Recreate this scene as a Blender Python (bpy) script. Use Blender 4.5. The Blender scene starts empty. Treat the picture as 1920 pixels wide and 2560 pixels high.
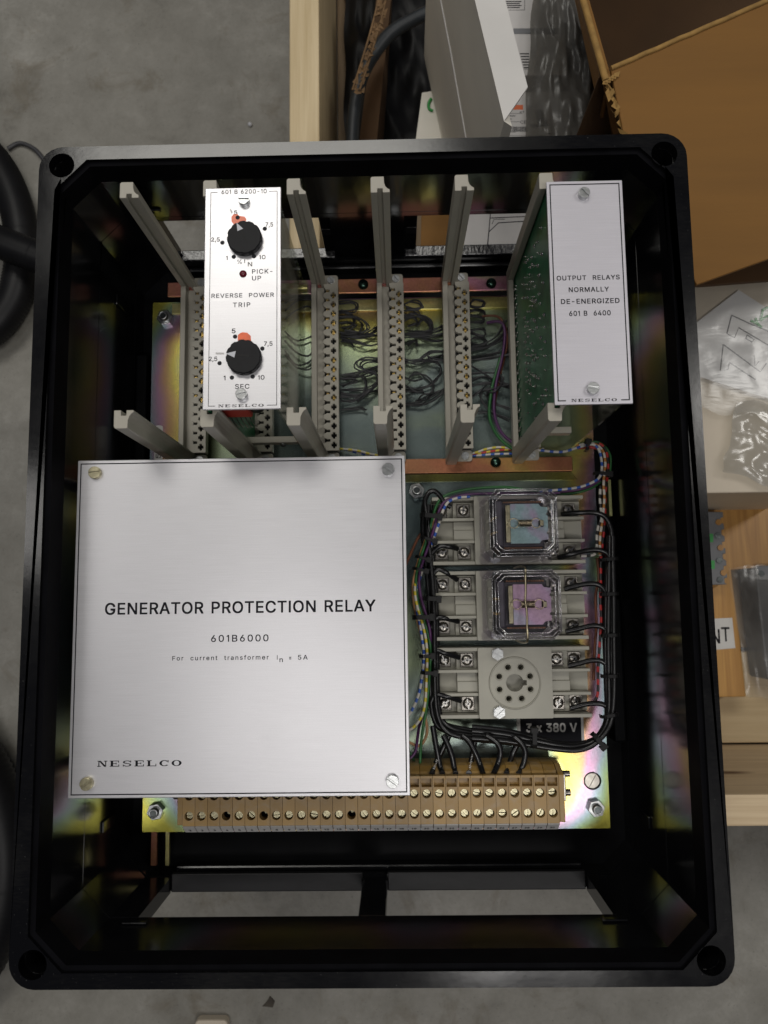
import bpy, math, random
from mathutils import Matrix, Vector
R_ = math.radians
SC = bpy.context.scene
COL = SC.collection
MM = 0.001
# ------------------------------------------------------------------ camera
CAM_LOC = Vector((0, 0, 602.0)); CAM_ROT = (R_(6.3837), R_(1.04596), R_(-0.75472)); FPX = 1950.85
cd = bpy.data.cameras.new('camera'); cam = bpy.data.objects.new('camera', cd); COL.objects.link(cam)
cam.location = CAM_LOC * MM; cam.rotation_euler = CAM_ROT
cd.sensor_fit = 'VERTICAL'; cd.sensor_height = 32; cd.lens = FPX / 2560 * 32
cd.clip_start = 0.01; cd.clip_end = 50
cd.dof.use_dof = True; cd.dof.focus_distance = 0.50; cd.dof.aperture_fstop = 11
SC.camera = cam
# ------------------------------------------------------------------ light
w = bpy.data.worlds.new('World'); SC.world = w; w.use_nodes = True
w.node_tree.nodes['Background'].inputs[0].default_value = (0.80, 0.82, 1.0, 1)
w.node_tree.nodes['Background'].inputs[1].default_value = 0.045
def area(name, loc, target, sx, sy, power, col):
    l = bpy.data.lights.new(name, 'AREA'); l.shape = 'RECTANGLE'; l.size = sx; l.size_y = sy; l.energy = power; l.color = col
    o = bpy.data.objects.new(name, l); COL.objects.link(o); o.location = loc
    o.rotation_euler = (Vector(target) - Vector(loc)).to_track_quat('-Z', 'Y').to_euler()
    return o
area('hall_lamp_back', (-0.50, 1.68, 2.7), (0, 0.1, 0), 1.4, 0.75, 24, (1.0, 0.97, 0.90))
area('hall_lamp_middle', (-0.42, -0.42, 2.6), (0, 0, 0), 0.6, 0.45, 5.4, (1.0, 0.97, 0.94))
area('hall_lamp_front', (0.42, -0.88, 2.4), (0, 0, 0), 0.6, 0.40, 11.5, (1.0, 0.97, 0.94))
area('fill_light_side', (1.75, 0.9, 2.5), (0, 0.1, -0.1), 0.3, 1.2, 18, (1.0, 0.97, 0.92))  # added fill that brightens the inner faces of the crate boards
area('fill_light_left', (-1.75, 0.35, 2.45), (0, 0.2, -0.1), 0.3, 1.2, 6.5, (1.0, 0.97, 0.93))  # added fill that brightens the left face of the white carton
SC.view_settings.view_transform = 'Standard'; SC.view_settings.look = 'None'
SC.view_settings.exposure = 0.0; SC.view_settings.gamma = 1
SC.cycles.max_bounces = 8; SC.cycles.transparent_max_bounces = 16
SC.cycles.use_denoising = True

# ------------------------------------------------------------------ pixel -> place
_RM = (Matrix.Rotation(CAM_ROT[2], 3, 'Z') @ Matrix.Rotation(CAM_ROT[1], 3, 'Y') @ Matrix.Rotation(CAM_ROT[0], 3, 'X'))
def U(px, py, z):
    """the point at height z (mm) that the photograph shows at this pixel"""
    d = _RM @ Vector(((px - 960) / FPX, -(py - 1280) / FPX, -1))
    return CAM_LOC + d * ((z - CAM_LOC.z) / d.z)
def Uy(px, py, y):
    d = _RM @ Vector(((px - 960) / FPX, -(py - 1280) / FPX, -1))
    return CAM_LOC + d * ((y - CAM_LOC.y) / d.y)

# ------------------------------------------------------------------ mesh helper
# letter outlines (advance, loops of x,y in thousandths of the type size)
GLYPH = {"A":[480,[[16,0,201,509,276,509,463,0,395,0,287,302,280,323,272,346,264,372,255,402,244,438,232,478,245,478,233,437,222,402,213,371,204,345,197,322,191,302,85,0],[110,142,110,199,370,199,370,142]]],"B":[456,[[60,0,60,509,241,509,274,507,304,501,329,491,350,477,367,461,381,442,390,421,396,398,398,374,397,353,393,336,387,320,378,307,368,295,356,286,343,278,329,272,315,267,315,262,331,260,347,254,363,245,378,234,391,220,402,203,411,184,416,161,418,136,416,111,410,88,400,67,386,48,368,31,344,18,317,8,284,2,247,0],[125,57,245,57,281,60,309,67,330,80,344,96,353,115,355,137,354,153,350,169,342,184,333,197,320,209,306,218,289,225,269,229,248,231,125,231],[125,285,238,285,256,287,273,290,288,296,302,304,314,314,323,326,330,340,335,355,336,372,333,393,326,412,313,429,294,442,270,449,240,452,125,452]]],"C":[510,[[267,-7,225,-3,186,7,150,25,119,49,92,79,70,115,53,157,44,203,40,254,44,305,53,352,70,393,92,429,119,459,150,484,186,501,225,512,267,516,293,514,317,511,340,504,362,496,383,485,402,471,419,456,435,438,448,418,459,397,467,373,473,348,408,348,404,365,397,380,389,395,380,407,369,418,357,428,344,437,330,444,315,449,300,453,284,455,267,456,237,453,209,445,184,432,161,414,141,391,125,364,113,332,106,295,103,254,106,213,113,177,125,145,141,117,161,94,184,76,210,63,237,56,267,53,284,54,300,56,315,60,330,65,344,72,357,81,369,90,380,102,389,114,397,128,404,144,408,160,473,160,467,135,459,112,448,91,435,71,420,53,402,38,383,24,363,13,341,5,317,-2,293,-6]]],"D":[502,[[219,0,96,0,96,57,215,57,254,60,288,68,318,81,343,99,363,122,379,149,390,181,397,216,399,255,397,294,390,329,379,361,364,388,344,410,320,428,291,441,258,449,221,452,93,452,93,509,225,509,273,505,315,495,353,478,385,455,412,426,433,391,449,351,458,306,462,255,458,205,449,159,433,119,411,83,384,54,351,31,312,14,268,3],[125,509,125,0,60,0,60,509]]],"E":[419,[[60,0,60,509,372,509,372,452,125,452,125,286,355,286,355,229,125,229,125,57,375,57,375,0]]],"G":[520,[[269,-7,225,-3,185,7,149,25,118,49,91,79,69,116,53,157,43,203,40,254,43,305,53,352,69,393,91,429,117,459,149,484,184,501,223,512,265,516,291,514,316,510,340,504,363,494,384,483,403,469,421,453,436,436,449,416,460,395,468,373,474,349,408,349,402,365,395,379,387,393,378,406,368,417,356,427,344,436,330,443,315,448,300,453,283,455,265,456,236,453,209,445,183,432,160,414,141,392,125,364,113,332,106,295,103,254,106,213,113,177,125,145,141,117,161,95,184,76,210,63,238,56,269,53,296,55,322,61,345,71,365,85,382,102,396,123,407,147,413,173,415,202,434,199,283,199,283,256,478,256,478,200,475,160,466,124,451,91,431,62,406,38,377,19,344,5,308,-4]]],"I":[185,[[60,0,60,509,125,509,125,0]]],"L":[393,[[60,0,60,509,125,509,125,57,361,57,361,0]]],"M":[628,[[60,0,60,509,152,509,277,187,287,159,299,123,311,84,322,49,307,49,318,83,330,121,342,158,352,187,476,509,568,509,568,0,504,0,504,291,504,327,505,369,506,413,507,457,513,457,508,441,503,425,498,409,482,363,467,322,456,291,342,0,286,0,170,291,159,321,145,361,129,408,112,457,119,457,120,416,121,372,122,328,122,291,122,0]]],"N":[523,[[60,0,60,509,136,509,343,183,349,174,355,163,363,151,371,137,379,122,388,107,396,90,405,73,414,55,405,54,403,72,402,90,401,108,400,126,399,142,399,157,399,195,399,509,463,509,463,0,387,0,202,290,177,331,168,346,159,363,148,381,108,452,119,454,122,384,124,328,125,291,125,0]]],"O":[533,[[267,-7,225,-3,186,7,150,25,119,49,92,79,70,115,53,157,44,203,40,254,44,305,53,352,70,393,92,429,119,459,150,484,186,501,225,512,267,516,309,512,348,501,384,484,415,459,442,429,464,393,480,352,490,305,493,254,490,203,480,157,464,115,442,79,415,49,384,25,348,7,309,-3],[267,53,296,55,324,63,349,76,372,94,392,116,408,144,420,176,428,213,430,254,428,295,420,332,408,365,392,392,372,415,349,433,324,446,296,453,267,456,237,453,210,445,184,433,161,415,142,392,125,364,113,332,106,295,103,254,106,213,113,176,125,144,142,117,161,94,184,76,210,63,237,55]]],"P":[445,[[60,0,60,509,238,509,291,501,338,479,376,445,400,402,408,354,400,306,376,263,338,229,291,207,238,199,122,199,122,0],[122,256,234,256,268,261,299,275,323,296,339,324,344,354,339,384,323,412,299,433,268,447,234,452,122,452]]],"R":[449,[[60,0,60,509,238,509,291,502,338,481,376,448,400,406,408,360,400,314,376,272,338,239,291,218,238,211,122,211,122,0],[122,268,234,268,268,273,299,286,323,306,339,332,344,360,339,388,323,414,299,434,268,447,234,452,122,452],[353,0,232,222,300,232,428,0]]],"S":[447,[[224,-9,188,-7,156,-1,128,9,102,23,81,40,64,60,51,83,42,109,38,137,104,137,108,118,114,102,123,88,136,76,150,66,166,59,185,53,204,50,224,49,246,50,267,54,286,60,303,69,317,79,329,92,338,106,344,122,346,139,344,154,340,168,332,179,322,189,310,197,296,205,280,211,263,217,245,222,184,239,145,253,112,269,86,289,67,313,56,341,52,372,54,400,62,425,75,448,92,468,113,484,138,498,165,508,195,514,227,516,259,514,289,508,316,498,340,484,360,468,377,449,390,427,398,403,401,378,337,378,332,402,320,421,302,437,280,449,254,456,225,459,204,457,185,454,167,448,152,440,139,430,129,418,121,405,117,391,115,376,117,359,122,345,131,334,142,324,155,315,169,308,184,302,198,297,212,293,264,279,279,275,295,270,312,264,328,256,344,248,359,238,372,226,384,213,395,198,402,180,407,161,408,139,406,112,399,87,386,64,370,43,349,25,323,11,294,0,261,-7]]],"T":[449,[[32,452,32,509,417,509,417,452,257,452,257,0,193,0,193,452]]],"U":[517,[[259,-8,220,-6,186,2,154,15,126,33,103,55,85,80,71,108,63,140,60,173,60,509,124,509,124,178,126,155,132,133,141,113,153,95,169,80,187,68,208,59,232,53,259,52,285,53,309,59,331,68,349,80,364,95,377,113,385,133,391,155,393,178,393,509,457,509,457,173,454,140,446,108,433,80,414,55,391,33,363,15,332,2,297,-6]]],"V":[480,[[204,0,16,509,84,509,192,206,199,187,207,164,215,137,225,106,236,71,248,31,235,31,247,71,257,107,267,138,276,165,283,187,290,206,395,509,463,509,278,0]]],"W":[686,[[155,0,16,509,82,509,163,196,167,179,172,162,175,145,187,94,190,76,194,58,197,40,189,40,193,58,196,76,200,94,203,111,207,128,211,145,224,196,306,509,380,509,462,196,466,179,470,162,474,145,486,94,490,76,494,58,497,40,488,40,492,58,495,76,499,94,503,111,506,128,510,145,523,196,603,509,670,509,530,0,455,0,368,323,362,345,357,368,351,391,346,417,341,445,336,475,350,475,345,446,340,420,335,395,330,371,324,347,318,323,230,0]]],"X":[474,[[18,0,217,284,217,236,29,509,104,509,178,400,188,386,196,373,204,361,211,350,217,340,223,329,230,318,236,305,243,292,232,292,252,329,258,339,265,350,272,361,298,400,374,509,446,509,259,239,259,287,456,0,382,0,292,129,268,165,262,175,256,185,250,195,244,206,237,218,230,231,244,231,238,219,231,207,225,196,219,186,213,176,206,166,182,129,91,0]]],"Y":[472,[[203,0,203,208,16,509,91,509,192,344,203,327,213,309,222,292,231,274,240,254,250,230,224,230,233,254,242,275,251,293,260,310,270,327,280,344,381,509,455,509,268,208,268,0]]],"Z":[438,[[42,0,42,46,273,385,284,400,295,415,306,431,318,446,329,461,341,476,348,454,327,453,306,453,285,452,265,452,244,452,223,452,40,452,40,509,397,509,397,462,169,129,157,113,146,97,134,81,97,33,90,54,111,55,131,56,152,57,173,57,193,57,214,57,399,57,399,0]]],"K":[467,[[104,145,104,216,116,231,128,246,139,261,151,275,162,289,174,303,187,317,199,331,212,344,364,509,448,509,231,276,228,276],[60,0,60,509,125,509,125,334,124,225,125,193,125,0],[372,0,188,259,228,309,449,0]]],"0":[453,[[227,-7,191,-3,158,7,130,24,105,48,85,77,69,113,57,155,50,202,48,254,50,306,57,353,69,395,85,431,106,461,130,484,159,502,191,512,227,516,262,512,295,502,323,484,348,461,368,431,384,395,396,353,403,306,405,254,403,202,396,155,384,113,368,77,348,48,323,24,295,7,263,-3],[227,50,250,52,271,60,290,74,306,92,320,116,330,144,338,176,342,213,344,254,342,295,338,332,330,365,320,393,306,416,290,435,271,449,250,457,227,460,203,457,182,449,163,435,147,416,134,393,123,365,115,332,111,295,109,254,111,213,115,176,123,144,134,116,147,92,163,74,182,60,203,52]]],"1":[290,[[155,0,155,425,62,362,62,425,160,509,218,509,218,0]]],"2":[453,[[64,0,64,47,234,229,252,248,268,266,282,282,294,298,303,312,311,327,316,341,319,356,320,371,319,389,315,405,308,419,298,431,287,441,273,449,258,455,241,458,224,460,205,458,188,454,172,447,159,438,148,427,139,413,132,398,128,381,127,362,66,362,68,391,75,418,86,442,102,464,121,482,143,496,168,507,196,513,225,516,254,513,281,507,306,497,328,482,346,465,361,445,372,423,379,398,381,372,380,354,377,336,371,318,363,299,351,280,336,259,317,235,294,209,267,180,153,60,153,57,389,57,389,0]]],"3":[453,[[218,-7,188,-5,159,1,133,10,108,22,88,38,70,57,57,79,48,104,44,132,109,132,112,115,118,100,126,87,137,76,150,66,165,59,182,54,200,51,219,50,239,51,258,55,275,61,291,69,304,80,315,93,323,108,328,125,329,145,328,163,323,180,316,196,306,211,292,223,275,234,254,241,229,246,201,248,157,248,157,299,288,448,288,452,70,452,70,509,372,509,372,461,211,278,211,289,247,290,279,286,308,276,333,262,354,244,371,222,383,198,391,173,393,145,390,116,383,90,370,66,354,45,333,27,309,12,281,2,251,-5]]],"4":[453,[[40,105,40,158,247,509,311,509,109,166,109,163,413,163,413,105],[282,0,282,121,282,146,282,318,343,318,343,0]]],"5":[453,[[221,-7,192,-5,165,1,140,11,118,25,99,41,83,60,71,82,63,105,60,130,122,130,125,115,130,102,138,89,148,78,160,68,173,60,188,54,204,51,221,50,241,51,259,56,276,64,291,75,304,89,314,104,322,122,326,141,328,162,326,183,321,203,314,221,303,237,290,251,275,262,257,270,238,275,218,277,201,276,184,273,167,268,152,262,139,255,128,246,67,253,96,509,366,509,366,452,151,452,134,301,136,301,148,311,162,318,178,325,194,330,212,333,229,334,252,332,274,328,294,321,313,311,330,299,345,285,358,269,370,251,379,231,386,210,390,187,391,163,388,132,381,102,369,76,352,52,332,32,309,15,282,3,253,-4]]],"6":[453,[[226,-7,196,-4,168,3,142,15,119,31,100,51,84,74,73,101,66,130,64,162,65,187,71,212,80,239,93,268,112,302,137,340,252,509,322,509,151,261,145,261,151,270,157,279,165,288,174,295,184,302,196,307,208,311,221,313,235,314,265,312,291,305,316,295,337,280,355,262,370,240,380,215,387,187,389,157,387,127,379,98,368,73,352,50,333,30,310,14,284,3,257,-4],[226,48,245,50,263,55,279,63,293,73,304,86,314,101,322,119,326,137,327,157,326,178,322,196,314,213,304,228,293,241,279,251,263,259,245,264,226,265,207,264,190,259,174,252,160,241,148,229,138,214,131,197,126,179,125,158,126,138,131,119,138,102,148,86,160,73,174,63,190,55,207,50]]],"7":[453,[[97,0,323,448,323,452,62,452,62,509,391,509,391,449,165,0]]],"8":[453,[[226,-7,193,-5,163,1,136,11,111,25,91,42,74,62,62,84,54,109,52,135,53,156,58,176,65,195,75,212,87,228,101,241,117,252,134,260,153,265,153,267,129,276,109,289,93,308,80,330,73,354,70,380,73,405,79,429,90,450,106,469,124,485,146,498,170,508,197,514,226,516,255,514,282,508,306,498,328,485,346,469,361,450,373,429,379,405,382,380,379,354,372,330,359,308,343,289,323,276,300,267,300,265,319,260,335,252,351,241,365,228,377,212,387,195,395,176,399,156,401,135,398,109,391,84,378,62,362,42,341,25,317,11,289,1,259,-5],[226,49,248,50,267,54,285,60,300,69,313,79,323,91,331,106,335,121,337,139,335,157,330,173,322,189,312,202,298,213,283,223,265,230,247,234,226,235,206,234,187,230,169,223,154,213,140,202,130,189,122,173,117,157,115,139,117,121,121,106,129,91,139,79,152,69,167,60,185,54,205,50],[226,290,244,291,260,294,274,300,287,308,298,318,307,330,314,344,318,359,319,376,318,392,314,407,308,420,299,432,288,442,275,449,260,455,244,459,226,460,208,459,192,455,177,449,164,442,153,432,145,420,138,407,134,392,133,376,134,359,138,344,145,330,154,318,165,308,178,300,193,294,209,291]]],"9":[453,[[226,516,256,513,285,506,310,494,333,478,352,458,368,434,380,408,387,378,389,347,387,322,382,296,373,270,359,240,340,207,315,168,200,0,130,0,301,248,307,248,302,238,295,229,287,221,278,214,268,207,257,202,245,198,232,195,218,195,188,197,161,203,137,214,116,229,98,247,83,269,72,294,66,321,64,352,66,382,73,411,85,436,101,459,120,479,143,494,168,506,196,513],[226,460,207,459,190,454,174,446,160,435,148,423,138,407,131,390,127,372,125,352,127,331,131,313,138,295,148,280,160,268,174,257,190,250,207,245,226,243,245,245,263,249,279,257,293,267,305,280,314,295,322,312,326,330,327,350,326,371,322,390,314,407,305,422,293,435,279,446,263,454,245,459]]],"%":[676,[[175,283,155,284,137,289,121,297,107,308,95,320,86,335,80,351,76,369,75,388,75,412,76,431,80,448,87,464,96,479,107,492,121,503,137,511,155,515,175,517,196,515,214,511,230,503,244,492,255,479,264,464,270,448,274,431,276,412,276,388,274,369,270,351,264,335,255,320,244,308,230,297,214,289,196,284],[175,327,191,329,203,335,212,346,218,358,222,372,223,388,223,412,222,428,219,441,213,454,204,464,191,470,175,473,160,470,148,464,138,454,132,441,128,428,127,412,127,388,128,372,132,358,138,346,147,335,160,329],[501,-10,481,-8,462,-3,446,5,432,15,421,28,412,43,406,59,402,77,400,95,400,120,402,138,406,156,412,172,421,187,433,200,447,210,463,218,481,223,501,225,522,223,540,218,556,210,570,200,581,187,590,172,596,156,600,138,601,120,601,95,600,77,596,59,589,43,580,28,569,15,555,5,540,-3,521,-8],[501,35,517,37,529,43,538,53,544,66,548,80,549,95,549,120,548,135,544,149,538,162,529,172,517,178,501,180,486,178,473,172,464,162,458,149,454,135,453,120,453,95,454,80,458,66,464,53,473,43,485,37],[132,0,482,509,540,509,191,0]]],",":[188,[[38,-119,68,71,137,71,84,-119]]],"-":[453,[[337,244,337,188,114,188,114,244]]],"=":[453,[[72,245,72,301,381,301,381,245],[72,97,72,153,381,153,381,97]]],"F":[410,[[60,0,60,509,369,509,369,452,125,452,125,278,346,278,346,221,125,221,125,0]]],"a":[389,[[160,-9,137,-7,115,-3,94,5,76,15,60,29,48,45,38,63,32,84,30,108,32,128,36,146,43,161,53,174,64,184,78,193,92,200,108,206,125,211,143,214,161,217,178,220,234,227,247,229,257,231,265,235,271,240,274,246,276,255,276,257,275,272,272,285,267,297,260,307,251,315,240,322,227,327,212,330,196,331,178,330,163,327,149,322,137,316,127,309,118,301,110,292,104,283,100,274,41,291,51,313,64,331,79,346,95,358,114,368,133,375,153,380,173,383,194,384,208,384,223,382,239,379,255,375,271,369,286,360,300,350,312,336,322,320,330,301,335,278,337,251,337,0,277,0,277,52,272,52,267,43,260,34,252,25,242,16,229,8,215,1,199,-4,181,-7],[170,45,192,47,211,51,228,59,242,68,254,80,263,93,270,108,274,122,276,138,276,190,272,187,267,184,259,182,251,180,241,178,231,176,200,171,175,168,161,166,147,163,134,159,122,153,112,147,103,139,97,130,93,118,92,105,93,93,96,82,102,72,109,64,119,57,130,52,142,48,156,46]]],"c":[396,[[207,-8,174,-5,144,3,117,16,93,35,72,58,56,85,44,116,37,150,34,187,37,225,44,260,56,291,72,318,93,341,117,360,144,374,174,382,207,384,226,384,243,381,260,377,276,371,291,364,305,356,318,346,330,335,340,322,349,308,356,293,362,277,303,262,300,272,295,281,290,289,284,297,278,304,270,311,261,316,252,321,242,325,231,328,220,329,207,330,184,328,163,321,145,310,130,296,118,278,108,258,102,236,98,212,96,187,98,163,102,139,108,117,118,97,130,80,145,66,163,55,184,49,207,46,220,47,232,49,243,52,253,55,262,60,271,66,279,73,285,80,292,89,297,98,301,107,304,117,363,102,357,86,350,70,341,56,331,43,319,32,306,21,292,12,277,5,261,-1,244,-5,226,-7]]],"e":[404,[[212,-8,177,-5,145,3,117,16,92,35,72,58,56,85,44,116,37,150,34,187,36,224,44,258,55,290,71,317,91,340,115,359,142,373,172,382,205,384,226,383,246,380,266,374,285,366,303,355,319,341,334,324,347,305,357,282,365,256,370,227,371,194,371,169,75,169,75,221,338,221,310,202,308,226,304,248,298,269,288,286,277,301,263,314,246,323,227,328,205,330,183,328,164,323,146,313,131,301,119,286,109,270,102,251,97,231,96,211,96,178,98,151,102,127,110,106,121,88,135,73,151,61,169,53,190,48,212,46,227,47,241,49,254,53,265,58,276,65,285,73,294,82,300,93,306,105,365,91,358,72,348,55,335,39,320,26,302,14,283,4,261,-3,237,-7]]],"f":[254,[[228,379,228,327,6,327,6,379],[81,0,81,432,82,452,87,470,96,486,107,499,120,510,135,519,152,525,169,529,187,530,201,530,212,529,222,527,231,525,238,523,243,521,227,468,215,472,209,473,202,474,195,474,178,472,164,468,154,460,147,449,143,435,142,419,142,0]]],"m":[610,[[53,0,53,379,112,379,112,295,108,295,114,314,122,331,132,346,144,358,158,368,172,376,187,382,203,385,219,386,245,383,268,375,287,361,303,342,314,320,321,295,312,295,318,312,326,329,337,343,350,356,364,366,381,375,398,381,417,385,437,386,458,385,478,380,497,372,514,361,529,346,541,328,550,307,555,283,557,255,557,0,496,0,496,254,493,279,485,298,473,313,456,323,438,329,419,330,402,329,387,326,374,320,363,312,353,302,345,290,340,277,336,263,335,247,335,0,274,0,274,260,272,280,265,297,253,311,238,322,220,328,199,330,185,329,171,326,158,320,145,312,135,302,126,289,119,274,115,257,114,238,114,0]]],"n":[410,[[114,227,114,0,53,0,53,379,112,379,112,287,102,287,116,319,132,344,152,362,175,374,200,382,227,384,252,383,275,377,295,369,313,356,328,340,341,321,350,298,355,271,357,240,357,0,296,0,296,235,293,263,286,286,273,304,256,318,235,326,210,329,192,328,176,324,161,317,147,308,136,297,126,283,119,266,115,248]]],"o":[415,[[207,-8,174,-5,144,3,117,16,93,35,72,58,56,85,44,116,37,150,34,187,37,225,44,260,56,291,72,318,93,341,117,360,144,374,174,382,207,384,241,382,271,374,299,360,323,341,343,318,359,291,371,260,379,225,381,187,379,150,371,116,359,85,343,58,323,35,299,16,271,3,241,-5],[207,46,231,49,252,55,270,66,285,80,298,97,307,117,314,139,318,163,319,187,318,212,314,236,307,258,298,278,285,296,270,310,252,321,231,328,207,330,184,328,163,321,145,310,130,296,118,278,108,258,102,236,98,212,96,187,98,163,102,139,108,117,118,97,130,80,145,66,163,55,184,49]]],"r":[259,[[53,0,53,379,112,379,112,321,115,321,124,339,137,354,152,367,171,377,191,383,213,385,229,384,243,384,243,322,230,324,223,325,215,326,207,326,190,324,174,321,159,315,146,306,135,296,126,284,119,269,115,254,114,237,114,0]]],"s":[365,[[182,-8,157,-7,133,-3,112,3,93,12,76,24,62,38,50,54,41,73,36,94,94,107,101,87,111,72,124,60,141,52,160,47,181,45,206,47,227,53,244,62,258,74,265,88,268,103,266,115,262,126,254,136,243,144,229,150,212,155,149,170,118,180,92,192,72,208,58,227,50,249,47,274,49,295,55,314,65,332,79,347,95,360,115,370,137,378,161,383,187,384,212,383,234,379,254,372,271,363,286,352,299,339,309,324,318,308,324,290,268,277,262,291,254,304,243,316,228,325,210,331,187,333,166,331,147,326,131,317,119,305,111,292,109,277,110,264,115,253,124,243,136,235,152,229,172,223,229,209,261,200,287,187,306,171,320,153,328,131,331,107,329,85,323,65,312,47,298,31,281,18,260,6,236,-2,210,-7]]],"t":[227,[[204,379,204,327,6,327,6,379],[65,471,126,471,126,98,127,83,130,70,136,61,144,55,156,51,170,50,185,51,202,54,213,2,207,0,200,-2,192,-3,184,-3,176,-4,168,-4,138,-1,113,7,92,21,77,41,68,64,65,93]]],"u":[410,[[182,-5,158,-3,135,2,115,11,97,23,82,39,69,59,60,82,54,109,53,139,53,379,114,379,114,144,116,117,124,94,137,75,154,61,175,53,200,50,218,51,234,55,249,62,263,71,274,83,283,97,290,113,295,132,296,153,296,379,357,379,357,0,298,0,298,92,307,92,294,60,277,35,257,17,234,5,209,-3]]],"x":[379,[[21,0,171,218,171,171,29,379,100,379,147,306,159,287,170,270,179,253,188,237,198,221,207,206,175,206,185,221,194,237,202,253,211,270,222,287,233,306,282,379,352,379,209,169,209,214,358,0,287,0,231,85,219,103,209,120,200,136,191,152,182,167,173,182,205,182,195,167,187,152,178,136,170,120,160,103,148,85,91,0]]]}
class M:
    def __init__(s): s.v = []; s.f = []; s.m = []; s.s = []; s.uv = {}
    def add(s, vs, fs, m=0, smooth=False):
        b = len(s.v); s.v += [tuple(p) for p in vs]
        for f in fs: s.f.append([b + i for i in f]); s.m.append(m); s.s.append(smooth)
        return s
    def box(s, x0, x1, y0, y1, z0, z1, m=0):
        return s.hex([(x0,y0),(x1,y0),(x1,y1),(x0,y1)], z0, [(x0,y0),(x1,y0),(x1,y1),(x0,y1)], z1, m)
    def hex(s, p, z0, q, z1, m=0):
        n = len(p)
        vs = [(a, b, z0) for a, b in p] + [(a, b, z1) for a, b in q]
        fs = [list(range(n))[::-1], list(range(n, 2*n))] + [[i, (i+1) % n, n+(i+1) % n, n+i] for i in range(n)]
        return s.add(vs, fs, m)
    def prism(s, p, z0, z1, m=0): return s.hex(p, z0, p, z1, m)
    def solid(s, bot, top, m=0):
        n = len(bot)
        return s.add(list(bot) + list(top), [list(range(n))[::-1], list(range(n, 2*n))] + [[i, (i+1) % n, n+(i+1) % n, n+i] for i in range(n)], m)
    def prismx(s, yz, x0, x1, m=0):
        n = len(yz)
        return s.add([(x0, a, b) for a, b in yz] + [(x1, a, b) for a, b in yz],
                     [list(range(n)), list(range(n, 2*n))[::-1]] + [[(i+1) % n, i, n+i, n+(i+1) % n] for i in range(n)], m)
    def cyl(s, x, y, r, z0, z1, n=24, m=0, r1=None, cap=True):
        r1 = r if r1 is None else r1
        c = [(math.cos(2*math.pi*i/n), math.sin(2*math.pi*i/n)) for i in range(n)]
        lo = [(x+r*a, y+r*b, z0) for a, b in c]; hi = [(x+r1*a, y+r1*b, z1) for a, b in c]
        s.add(lo + hi, [[i, (i+1) % n, n+(i+1) % n, n+i] for i in range(n)], m, True)
        if cap: s.add(hi, [list(range(n))], m); s.add(lo, [list(range(n))[::-1]], m)
        return s
    def lathe(s, x, y, prof, n=24, m=0):
        k = len(prof)
        vs = [(x+r*math.cos(2*math.pi*i/n), y+r*math.sin(2*math.pi*i/n), z) for r, z in prof for i in range(n)]
        return s.add(vs, [[j*n+i, j*n+(i+1) % n, (j+1)*n+(i+1) % n, (j+1)*n+i] for j in range(k-1) for i in range(n)], m, True)
    def tube(s, pts, r, n=8, m=0, cap=True):
        pts = [Vector(p) for p in pts]; k = len(pts); rings = []; L = [0]
        up = Vector((0, 0, 1)); prev = None
        for i, p in enumerate(pts):
            t = (pts[min(i+1, k-1)] - pts[max(i-1, 0)]).normalized()
            if prev is None:
                a = t.cross(up)
                if a.length < 0.05: a = t.cross(Vector((1, 0, 0)))
            else: a = prev - t * prev.dot(t)
            a.normalize(); prev = a; b = t.cross(a)
            rr = r(i) if callable(r) else r
            rings.append([p + (a*math.cos(2*math.pi*j/n) + b*math.sin(2*math.pi*j/n))*rr for j in range(n)])
            if i: L.append(L[-1] + (p - pts[i-1]).length)
        b0 = len(s.f)
        s.add([q for g in rings for q in g], [[i*n+j, i*n+(j+1) % n, (i+1)*n+(j+1) % n, (i+1)*n+j] for i in range(k-1) for j in range(n)], m, True)
        for i in range(k-1):
            for j in range(n): s.uv[b0+i*n+j] = [(L[i], j/n), (L[i], (j+1)/n), (L[i+1], (j+1)/n), (L[i+1], j/n)]
        if cap: s.add(rings[0], [list(range(n))], m); s.add(rings[-1], [list(range(n))[::-1]], m)
        return s
    def ball(s, c, r, m=0, n=12, k=8, half=False, sz=1):
        vs = []; a0 = 0 if half else -math.pi/2
        for j in range(k+1):
            t = a0 + (math.pi/2 - a0)*j/k
            for i in range(n): vs.append((c[0]+r*math.cos(t)*math.cos(2*math.pi*i/n), c[1]+r*math.cos(t)*math.sin(2*math.pi*i/n), c[2]+r*sz*math.sin(t)))
        return s.add(vs, [[j*n+i, j*n+(i+1) % n, (j+1)*n+(i+1) % n, (j+1)*n+i] for j in range(k) for i in range(n)], m, True)
    def holed(s, loops, z0, z1, m=0):
        """flat plate from outer loops and hole loops, with real openings"""
        c = bpy.data.curves.new('t', 'CURVE'); c.dimensions = '2D'; c.fill_mode = 'BOTH'; c.extrude = (z1-z0)/2
        for l in loops:
            sp = c.splines.new('POLY'); sp.points.add(len(l)-1); sp.use_cyclic_u = True
            for p, q in zip(sp.points, l): p.co = (q[0], q[1], 0, 1)
        return s._conv(c, lambda v: (v.x, v.y, v.z + (z0+z1)/2), m)
    def _conv(s, c, fn, m):
        o = bpy.data.objects.new('t', c); COL.objects.link(o); dg = bpy.context.evaluated_depsgraph_get(); dg.update()
        me = bpy.data.meshes.new_from_object(o.evaluated_get(dg))
        s.add([fn(v.co) for v in me.vertices], [list(p.vertices) for p in me.polygons], m)
        bpy.data.objects.remove(o); bpy.data.curves.remove(c); bpy.data.meshes.remove(me); return s
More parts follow.
